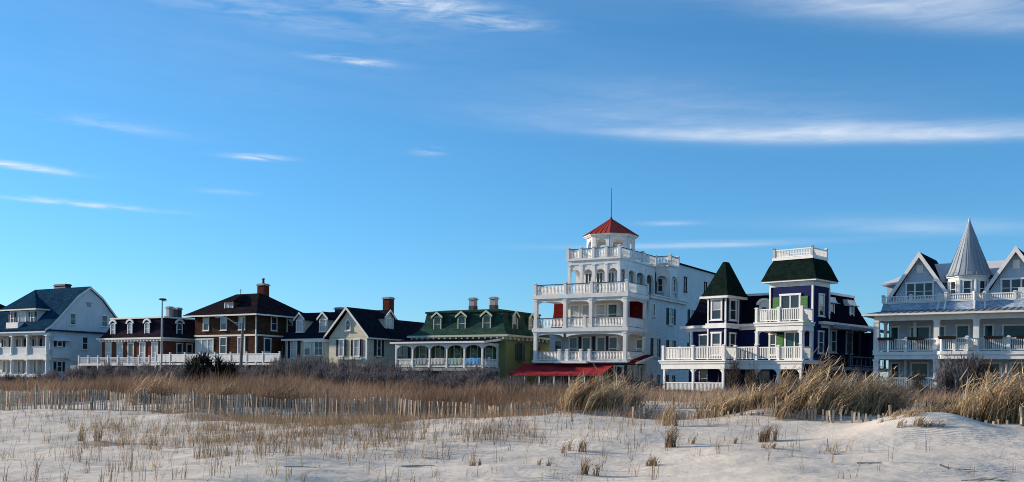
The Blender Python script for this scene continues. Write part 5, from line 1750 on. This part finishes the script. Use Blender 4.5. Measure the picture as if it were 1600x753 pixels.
# dead stalks lying on the sand
k = RNG.random(N) < dens * .5 + .002
bx, by = xx[k], yy[k]
n = len(bx)
hh = RNG.uniform(.12, .5, n)
an = RNG.normal(0, .5, n)
sg = np.where(RNG.random(n) < .5, -1, 1)
v3 = blades(np.stack([bx, by, ground(bx, by) + .008], 1), hh, np.stack([sg * hh * np.cos(an) * .98, hh * np.sin(an) * .98], 1) * .96, RNG.uniform(.006, .014, n), np.clip(.15 + .15 * RNG.standard_normal(n), 0, 1))
vf = v3[0].reshape(-1, 5, 3)
g2 = ground(vf[:, 4, 0], vf[:, 4, 1])
vf[:, 4, 2] = g2 + .015
vf[:, 2:4, 2] = ((vf[:, 0:1, 2] + vf[:, 4:5, 2]) / 2) + .025
v, t, c = merge([v1, v2, v3])
o = link('beach_grass', tri_mesh('beach_grass', v, t, c, SPROUT))
tag(o, 'sparse grey brown beach grass sprouts scattered over the sand', 'grass', kind='stuff')

# ---- reed clumps, tussocks: things


def clump(name, label, px, Y, top_px, top_py, width, nb, m, group=None, cat='grass clump', straggle=.35, wmul=1.0, base_spread_y=.4, leafy=1.3):
    X = px_at(px, Y, 640)
    z0 = gz(X, Y)
    H = max(.2, z_at(top_px, top_py, Y) - z0)
    Lx = px_at(top_px, Y, 600) - px_at(px, Y, 600)
    n = int(nb * .45)
    nt_ = max(4, int(n / 26))                     # tufts inside the clump
    tc_ = RNG.normal(0, width * .42, (nt_, 2))
    th_ = RNG.uniform(.35 if leafy > 1 else .8, 1.08 if leafy > 1 else 1.25, nt_)
    tl_ = RNG.uniform(.1, 1.6, nt_)
    g = RNG.integers(0, nt_, n)
    bx = tc_[g, 0] * 1.25 + RNG.normal(0, width * .1, n)
    by = tc_[g, 1] * base_spread_y * 2 + RNG.normal(0, width * .12, n)
    f = RNG.random(n) ** .55
    hz = H * th_[g] * (.3 + .7 * f) * np.exp(-(bx / width) ** 2 * .18)
    lx = Lx * f * tl_[g] * RNG.uniform(.7, 1.4, n) + hz * straggle * (.38 * RNG.standard_normal(n) + .22)
    ly = hz * min(.3, straggle) * RNG.standard_normal(n)
    h = np.sqrt(hz ** 2 + lx ** 2 + ly ** 2)
    bz = ground(X + bx, Y + by) - z0 - .03
    tn = np.clip(.45 + .22 * RNG.standard_normal(n) + .2 * (f - .5) + (RNG.random(nt_) - .5)[g] * .5, 0, 1)
    p1 = blades(np.stack([bx, by, bz], 1), h, np.stack([lx, ly], 1), RNG.uniform(.010, .032, n) * wmul, tn, bend=.25)
    # dry leaves bent over to leeward
    k = int(n * leafy)
    j = RNG.integers(0, n, k)
    u = RNG.uniform(.25, .98, k)
    ht = np.sqrt(np.maximum(h[j] ** 2 - lx[j] ** 2 - ly[j] ** 2, .01))
    b2 = np.stack([bx[j] + lx[j] * u ** 1.6, by[j] + ly[j] * u, bz[j] + ht * u], 1)
    l2 = H * RNG.uniform(.10, .36, k)
    dr = np.where(RNG.random(k) < .75, RNG.uniform(.4, .99, k), RNG.uniform(-.8, .3, k))
    p2 = blades(b2, l2, np.stack([l2 * dr, l2 * .3 * RNG.standard_normal(k)], 1), RNG.uniform(.014, .040, k) * wmul, np.clip(tn[j] + .12 + .15 * RNG.standard_normal(k), 0, 1), bend=.62)
    dv = p2[0].reshape(-1, 5, 3)                  # half of them hang down past the bend
    hang = RNG.random(k) < .5
    dv[hang, 4, 2] = dv[hang, 2, 2] - l2[hang] * .25
    v, t, c = merge([p1, p2])
    o = link(name, tri_mesh(name, v, t, c, m), None, (X, Y, z0))
    tag(o, label, cat, group)
    return o


RG = 'tall wind bent reed clumps'
clump('reed_clump', 'tall straw reed clump leaning right in front of the hotel awning', 915, 30.5, 955, 566, .95, 1500, STRAW, RG, straggle=.22)
clump('reed_clump', 'low dark reed clump just right of the leaning one before the hotel', 945, 31.5, 975, 590, .7, 500, DUNE, RG)
clump('reed_clump', 'straw reed clump under the navy house deck, left of its tallest reeds', 1232, 27.6, 1262, 572, .7, 800, STRAW, RG)
clump('reed_clump', 'tallest straw reed clump, in front of the navy house tower', 1262, 27.2, 1300, 546, .75, 1200, STRAW, RG)
clump('reed_clump', 'straw reed clump at the right corner of the navy house', 1290, 28.0, 1322, 568, .6, 600, STRAW, RG)
clump('reed_clump', 'straw reed clump in the gap between navy and turreted houses', 1352, 27.2, 1388, 566, .75, 950, STRAW, RG)
clump('reed_clump', 'short straw reed clump below the left column of the turreted house', 1384, 27.4, 1408, 592, .6, 500, STRAW, RG)
clump('reed_clump', 'bending straw reed clump under the right part of the turreted house porch', 1542, 25.6, 1585, 566, .85, 1200, STRAW, RG, straggle=.6)
clump('reed_clump', 'straw reed clump cut by the right edge of the picture', 1588, 25.0, 1618, 556, .8, 1000, STRAW, RG, straggle=.5)
clump('reed_clump', 'low straw reeds on the sand hump below the turreted house', 1475, 25.4, 1500, 604, .8, 600, STRAW, RG, straggle=.9)
clump('reed_clump', 'straw reed clump left of the navy house picket rail reeds', 1150, 28.2, 1172, 598, .9, 700, STRAW, RG, straggle=.6)
clump('reed_clump', 'low straw reeds below the navy house porch corner', 1108, 28.6, 1124, 612, .9, 500, STRAW, RG, straggle=.7)
clump('reed_clump', 'straw reed clump below the set back rail of the navy house', 1196, 28.0, 1216, 590, .8, 700, STRAW, RG, straggle=.5)
clump('reed_clump', 'low straw reeds below the ground floor planter of the turreted house', 1432, 26.6, 1450, 606, .8, 600, STRAW, RG, straggle=.7)
clump('reed_clump', 'brown reed clump in front of the brick house corner lamp', 232, 41.0, 246, 572, 1.0, 700, DUNE, RG)
clump('reed_clump', 'pale dry reed clump beside the dark spiky evergreen', 325, 38.5, 342, 590, .9, 600, STRAW, RG, straggle=.6)
clump('reed_clump', 'brown reeds right of the dark spiky evergreen', 420, 38.5, 436, 584, 1.0, 600, DUNE, RG, straggle=.6)

TG = 'grass tussocks on the open sand'
TUS = [(1040, 22.0, 1046, 652, .22, 150, SPROUT, 'tall thin grass tussock on open sand below the navy house'),
       (918, 18.3, 926, 712, .26, 150, SPROUT, 'nearest brown grass tussock at the bottom edge right of centre'),
       (740, 19.6, 742, 702, .16, 90, STRAW, 'straw tussock with a long shadow near the bottom centre'),
       (1199, 22.6, 1201, 660, .26, 240, DUNE, 'rounded reddish brown tussock on bare sand'),
       (1026, 19.6, 1030, 708, .28, 110, SPROUT, 'short spread tussock just below the tall thin one'),
       (1200, 20.8, 1201, 698, .16, 60, DUNE, 'small dark sprig below the rounded reddish tussock'),
       (1044, 26.4, 1050, 624, .35, 300, STRAW, 'pale tussock growing through the fence right of centre'),
       (152, 26.5, 156, 655, .35, 160, SPROUT, 'brown tussock below the left part of the fence'),
       (905, 21.6, 912, 676, .34, 130, SPROUT, 'wide thin tussock above the nearest brown one'),
       (1084, 22.4, 1088, 676, .18, 50, SPROUT, 'small thin tussock right of the tall thin one'),
       (1412, 23.3, 1425, 634, .55, 420, STRAW, 'matted straw grass on the left face of the sand hump'),
       (1438, 22.0, 1450, 648, .5, 260, STRAW, 'trailing straw grass on the crest of the sand hump'),
       (1322, 20.6, 1330, 682, .4, 50, SPROUT, 'sparse dead weed left of the sand hump'),
       (850, 19.4, 853, 718, .2, 60, SPROUT, 'small tussock at the bottom left of the nearest brown one'),
       (1150, 22.3, 1152, 678, .16, 45, SPROUT, 'tiny tussock left of the rounded reddish one')]
for px, Y, tx_, ty_, w, nb, m, lb in TUS:
    clump('grass_tussock', lb, px, Y, tx_, ty_, w, int(nb * 1.4), m, TG, 'tussock', straggle=.45, wmul=.55, leafy=.6)

# ---- leafless shrubs


def twig_bush(nb, seed, spread=1.0, fine=.012):
    """bare shrub of unit height: stems that fork twice; every twig is a tapered sliver"""
    rg = np.random.default_rng(seed)
    stems = rg.integers(16, 22)
    seg = []
    for i in range(stems):
        a = rg.uniform(0, 2 * np.pi)
        tilt = rg.uniform(.05, .95)
        d = np.array([math.cos(a) * tilt, math.sin(a) * tilt, 1.0])
        d /= np.linalg.norm(d)
        p = np.array([rg.normal(0, .12), rg.normal(0, .12), 0]) * spread
        L = rg.uniform(.5, .8) * (1 - .25 * tilt)
        seg.append((p, p + d * L, 3.2))
        for j in range(int(nb / stems / 7)):
            u = rg.uniform(.25, 1)
            b = p + d * L * u
            e = d + rg.normal(0, .55, 3)
            e /= np.linalg.norm(e)
            l2 = rg.uniform(.16, .38)
            seg.append((b, b + e * l2, 1.6))
            for k in range(6):
                b2 = b + e * l2 * rg.uniform(.15, 1)
                e2 = e + rg.normal(0, .7, 3) + np.array([0, 0, .25])
                e2 /= np.linalg.norm(e2)
                seg.append((b2, b2 + e2 * rg.uniform(.06, .2), 1.0))
    P = np.array([s_[0] for s_ in seg])
    Q = np.array([s_[1] for s_ in seg])
    W = np.array([s_[2] for s_ in seg]) * fine
    P[:, :2] *= spread
    Q[:, :2] *= spread
    n = len(P)
    r = rg.normal(0, 1, (n, 3))
    w = np.cross(Q - P, r)
    w /= np.linalg.norm(w, axis=1)[:, None] + 1e-9
    w *= W[:, None] / 2
    v = np.stack([P - w, P + w, Q], 1).reshape(-1, 3)
    t = np.arange(n * 3).reshape(-1, 3)
    v[:, 2] /= np.percentile(v[:, 2], 97)
    tn = np.repeat(np.clip(.5 + .28 * rg.standard_normal(n), 0, 1), 3)
    return v, t, tn


BUSH = [twig_bush(3000, 100 + i, 1.0, .019) for i in range(4)]
parts = []
# (photo column, distance, top row, half width m)
tops = [(-20, 582), (60, 580), (105, 577), (125, 571), (200, 571), (260, 570), (290, 566), (370, 572), (400, 570), (430, 563), (480, 558), (520, 565), (560, 562), (600, 566), (640, 577), (700, 580), (760, 577), (790, 586), (830, 597), (880, 600), (930, 596), (990, 596), (1040, 608), (1130, 614), (1180, 600), (1330, 588), (1370, 596), (1420, 604), (1480, 600), (1620, 590)]
tx = np.array([a for a, _ in tops])
ty = np.array([b for _, b in tops])
for row, (q0, drop, step) in enumerate(((47.0, 13, 24), (52.5, 6, 21), (58.5, 0, 19))):
    p = -40.0 + 7 * row
    while p < 1640:
        pj = p + random.uniform(-6, 6)
        qq = q0 + random.uniform(-2.2, 2.2)
        ratio = (pj - 800) / 1600
        Y = qq / (ratio * FN[0] + FN[1])
        X = px_at(pj, Y)
        z0 = gz(X, Y)
        top = np.interp(pj, tx, ty) + drop * random.uniform(.5, 1.5) + random.uniform(-3, 5)
        H = max(.45, z_at(pj, top, Y) - z0)
        v, t, c = BUSH[random.randrange(4)]
        a = random.uniform(0, 6.28)
        ca, sa = math.cos(a), math.sin(a)
        w = random.uniform(1.0, 1.45)
        vv = np.stack([(v[:, 0] * ca - v[:, 1] * sa) * w, (v[:, 0] * sa + v[:, 1] * ca) * w, v[:, 2] * H], 1) + np.array([X, Y, z0 - .05])
        parts.append((vv, t, np.clip(c + random.uniform(-.18, .18), 0, 1)))
        p += step * random.uniform(.8, 1.2)
v, t, c = merge(parts)
o = link('shrub_thicket', tri_mesh('shrub_thicket', v, t, c, TWIG))
tag(o, 'grey leafless shrub thicket between the dune grass and the houses', 'shrubs', kind='stuff')

SB = [twig_bush(1500, 200 + i, .8, .011) for i in range(3)]
for i, (px, Y, top, w, lb) in enumerate(((1146, 52.0, 560, 1.5, 'bare grey shrub in front of the navy house set back rail'), (1180, 48.0, 572, 1.2, 'bare shrub left of the tall reeds under the navy tower'), (1487, 40.0, 560, 1.2, 'bare grey shrub right of the turreted house centre column'),
                                         (1517, 42.0, 556, 1.3, 'bare shrub before the turreted house right hand column'), (1340, 46.0, 578, 1.4, 'dark bare shrub between the navy and turreted houses'), (1020, 60.0, 582, 1.5, 'bare shrub before the hotel side wall'),
                                         (1432, 44.0, 586, 1.1, 'bare shrub under the ground floor planter of the turreted house'), (745, 66.0, 574, 2.0, 'dark round bare shrub at the right end of the green porch'), (985, 62.0, 578, 1.6, 'bare shrub at the right end of the red awning'))):
    X = px_at(px, Y)
    z0 = gz(X, Y)
    H = z_at(px, top, Y) - z0
    v, t, c = SB[i % 3] if i not in (2, 3, 7) else BUSH[i % 4]
    vv = np.stack([v[:, 0] * w, v[:, 1] * w, v[:, 2] * H * .95], 1)
    o = link('bare_shrub', tri_mesh('bare_shrub', vv, t, np.clip(c - (.15 if i in (4, 7) else 0), 0, 1), TWIG if i in (4, 7, 2, 5) else TWIGB), None, (X, Y, z0 - .04))
    tag(o, lb, 'shrub', 'single bare shrubs')

# ---- dark spiky evergreen before the foursquare house
Y = 57.0
X = px_at(325, Y)
z0 = gz(X, Y)
parts = []
rg = np.random.default_rng(5)
for k in range(26):
    u = rg.uniform(-1, 1)
    cx_, cy_ = u * 1.5, rg.uniform(-.5, .5)
    ch = (2.0 - .7 * abs(u + .1)) * rg.uniform(.5, 1.0)
    n = 60
    a = rg.uniform(0, 2 * np.pi, n)
    el = rg.uniform(-.2, 1.4, n)
    L = rg.uniform(.35, .7, n)
    base = np.tile(np.array([[cx_, cy_, ch]]), (n, 1)) + rg.normal(0, .05, (n, 3))
    parts.append(blades(base, L, np.stack([L * np.cos(el) * np.cos(a), L * np.cos(el) * np.sin(a)], 1) * .95, rg.uniform(.045, .075, n), np.clip(.5 + .25 * rg.standard_normal(n), 0, 1), bend=.5))
    m_ = 10
    bb = np.stack([rg.normal(cx_, .08, m_), rg.normal(cy_, .08, m_), np.zeros(m_)], 1)
    parts.append(blades(bb, np.full(m_, ch + .1), rg.normal(0, .08, (m_, 2)), np.full(m_, .07), np.full(m_, .1)))
v, t, c = merge(parts)
o = link('spiky_evergreen', tri_mesh('spiky_evergreen', v, t, c, SPIKE), None, (X, Y, z0))
tag(o, 'dark spiky evergreen shrub in front of the white panel fence', 'shrub')

# ------------------------------------------------------------------ slatted dune fence


def sand_fence(label, s0, s1, seed):
    rg = random.Random(seed)
    x0, y0 = sq(s0, 26.8)
    r = thing('sand_fence', label, 'fence', (x0, y0, 0))
    me_ = []
    for k in range(4):
        w, b = .05, MB()
        hw = w / 2
        b.box(-hw, hw, -.006, .006, -1.25, -.01 * k)
        me_.append(b.mesh('slat', FWOOD if k % 2 else FWOOD2))
    L = s1 - s0
    n = int(L / .0925)
    wire = []
    for i in range(n):
        s_ = s0 + L * (i + .5 + rg.uniform(-.18, .18)) / n
        wob = .22 * math.sin(s_ * .55) + .1 * math.sin(s_ * 1.9 + 1)
        x, y = sq(s_, 26.8 + wob)
        px = 800 + 1600 * x / y
        top = float(np.interp(px, [0, 400, 650, 900, 1100, 1300, 1600], [1.26, 1.22, 1.18, 1.14, 1.08, 1.09, 1.12])) + .05 * math.sin(s_ * .9) + .04 * math.sin(s_ * 2.3 + 2) + rg.uniform(-.03, .03)
        if rg.random() < (.03 if px < 640 else .22):
            continue
        o = link('slat', me_[rg.randrange(4)], r, (x - x0, y - y0, top))
        o.rotation_euler = (rg.gauss(0, .05), rg.gauss(.02, .05), -math.atan2(FN[0], FN[1]) + rg.gauss(0, .2))
        wire.append((x - x0, y - y0 - .012, top))
    for dz in (-.18, -.55):
        part(r, 'wire', MB().tube([(a, b, c + dz) for a, b, c in wire[::4]], .006, 3), WIRE)
    pk = MB().tube([(0, 0, -1.5), (0.01, 0, -.6), (0, 0, .16)], [.045, .043, .04], 7).mesh('post', FPOST)
    for i in range(int(L / 2.9) + 1):
        s_ = s0 + 1.1 + i * 2.9
        if s_ > s1:
            break
        wob = .22 * math.sin(s_ * .55) + .1 * math.sin(s_ * 1.9 + 1)
        x, y = sq(s_, 26.8 + wob + .06)
        o = link('post', pk, r, (x - x0, y - y0, 1.2 + rg.uniform(-.06, .12)))
        o.rotation_euler = (rg.gauss(0, .04), rg.gauss(0, .04), 0)


sand_fence('weathered wooden slat sand fence on the left and centre of the dune', -40.2, -13.2, 3)
sand_fence('half buried wooden slat sand fence on the right of the dune', -10.8, 2.0, 4)

# ------------------------------------------------------------------ driftwood and debris on the sand


def stick(label, px, Y, pts, rad):
    X = px_at(px, Y, 700)
    m = MB()
    q_ = [(a, b, gz(X + a, Y + b) + c) for a, b, c in pts[0]]
    m.tube(q_, rad, 6)
    o = thing('driftwood', label, 'driftwood', (X, Y, 0), 0, 'driftwood on the sand')
    part(o, 'stem', m, DRIFT)
    for br in pts[1:]:
        b = MB()
        b.tube([(a, b_, gz(X + a, Y + b_) + c) for a, b_, c in br], rad[-1] if isinstance(rad, list) else rad * .7, 5)
        part(o, 'branch', b, DRIFT)


stick('forked driftwood branch at the lower right', 1490, 17.6, [[(-.22, .05, .07), (-.1, .02, .03), (.1, -.05, .02), (.38, .1, .02)], [(-.1, .02, .03), (.02, -.15, .03)], [(.1, -.05, .02), (.2, -.18, .02)]], [.016, .014, .011, .005])
stick('pale heap of dry stems at the bottom right edge', 1545, 15.6, [[(-.4, .05, .02), (0, 0, .04), (.35, .05, .03)], [(-.2, -.1, .02), (.1, .02, .06), (.3, .15, .03)], [(-.1, .1, .02), (.15, -.08, .05)], [(-.3, .0, .02), (.0, .1, .06), (.22, -.1, .02)]], [.010, .009, .006])
stick('thin straight stick left of the forked branch', 1356, 18.4, [[(-.2, .0, .015), (0, .02, .012), (.25, .0, .012)], [(-.1, .01, .012), (.0, -.08, .012)]], [.012, .012, .006])
stick('bent root on bare sand right of the small dark sprig', 1300, 20.4, [[(-.1, .0, .32), (-.08, 0, .1), (.02, 0, .0), (.18, 0, .12)], [(.02, 0, .0), (.28, .05, .02)]], [.01, .012, .012, .006])
stick('broken stick near the bottom left', 470, 18.4, [[(-.3, .0, .012), (0, .03, .015), (.3, -.02, .012)]], [.01, .012, .006])
stick('dark flat twig pile left of the straw tussock', 655, 19.6, [[(-.35, .0, .02), (-.05, .0, .03), (.3, .08, .02)], [(-.1, .05, .02), (.2, -.06, .03)], [(-.25, -.08, .015), (.1, .02, .02)]], [.014, .014, .006])
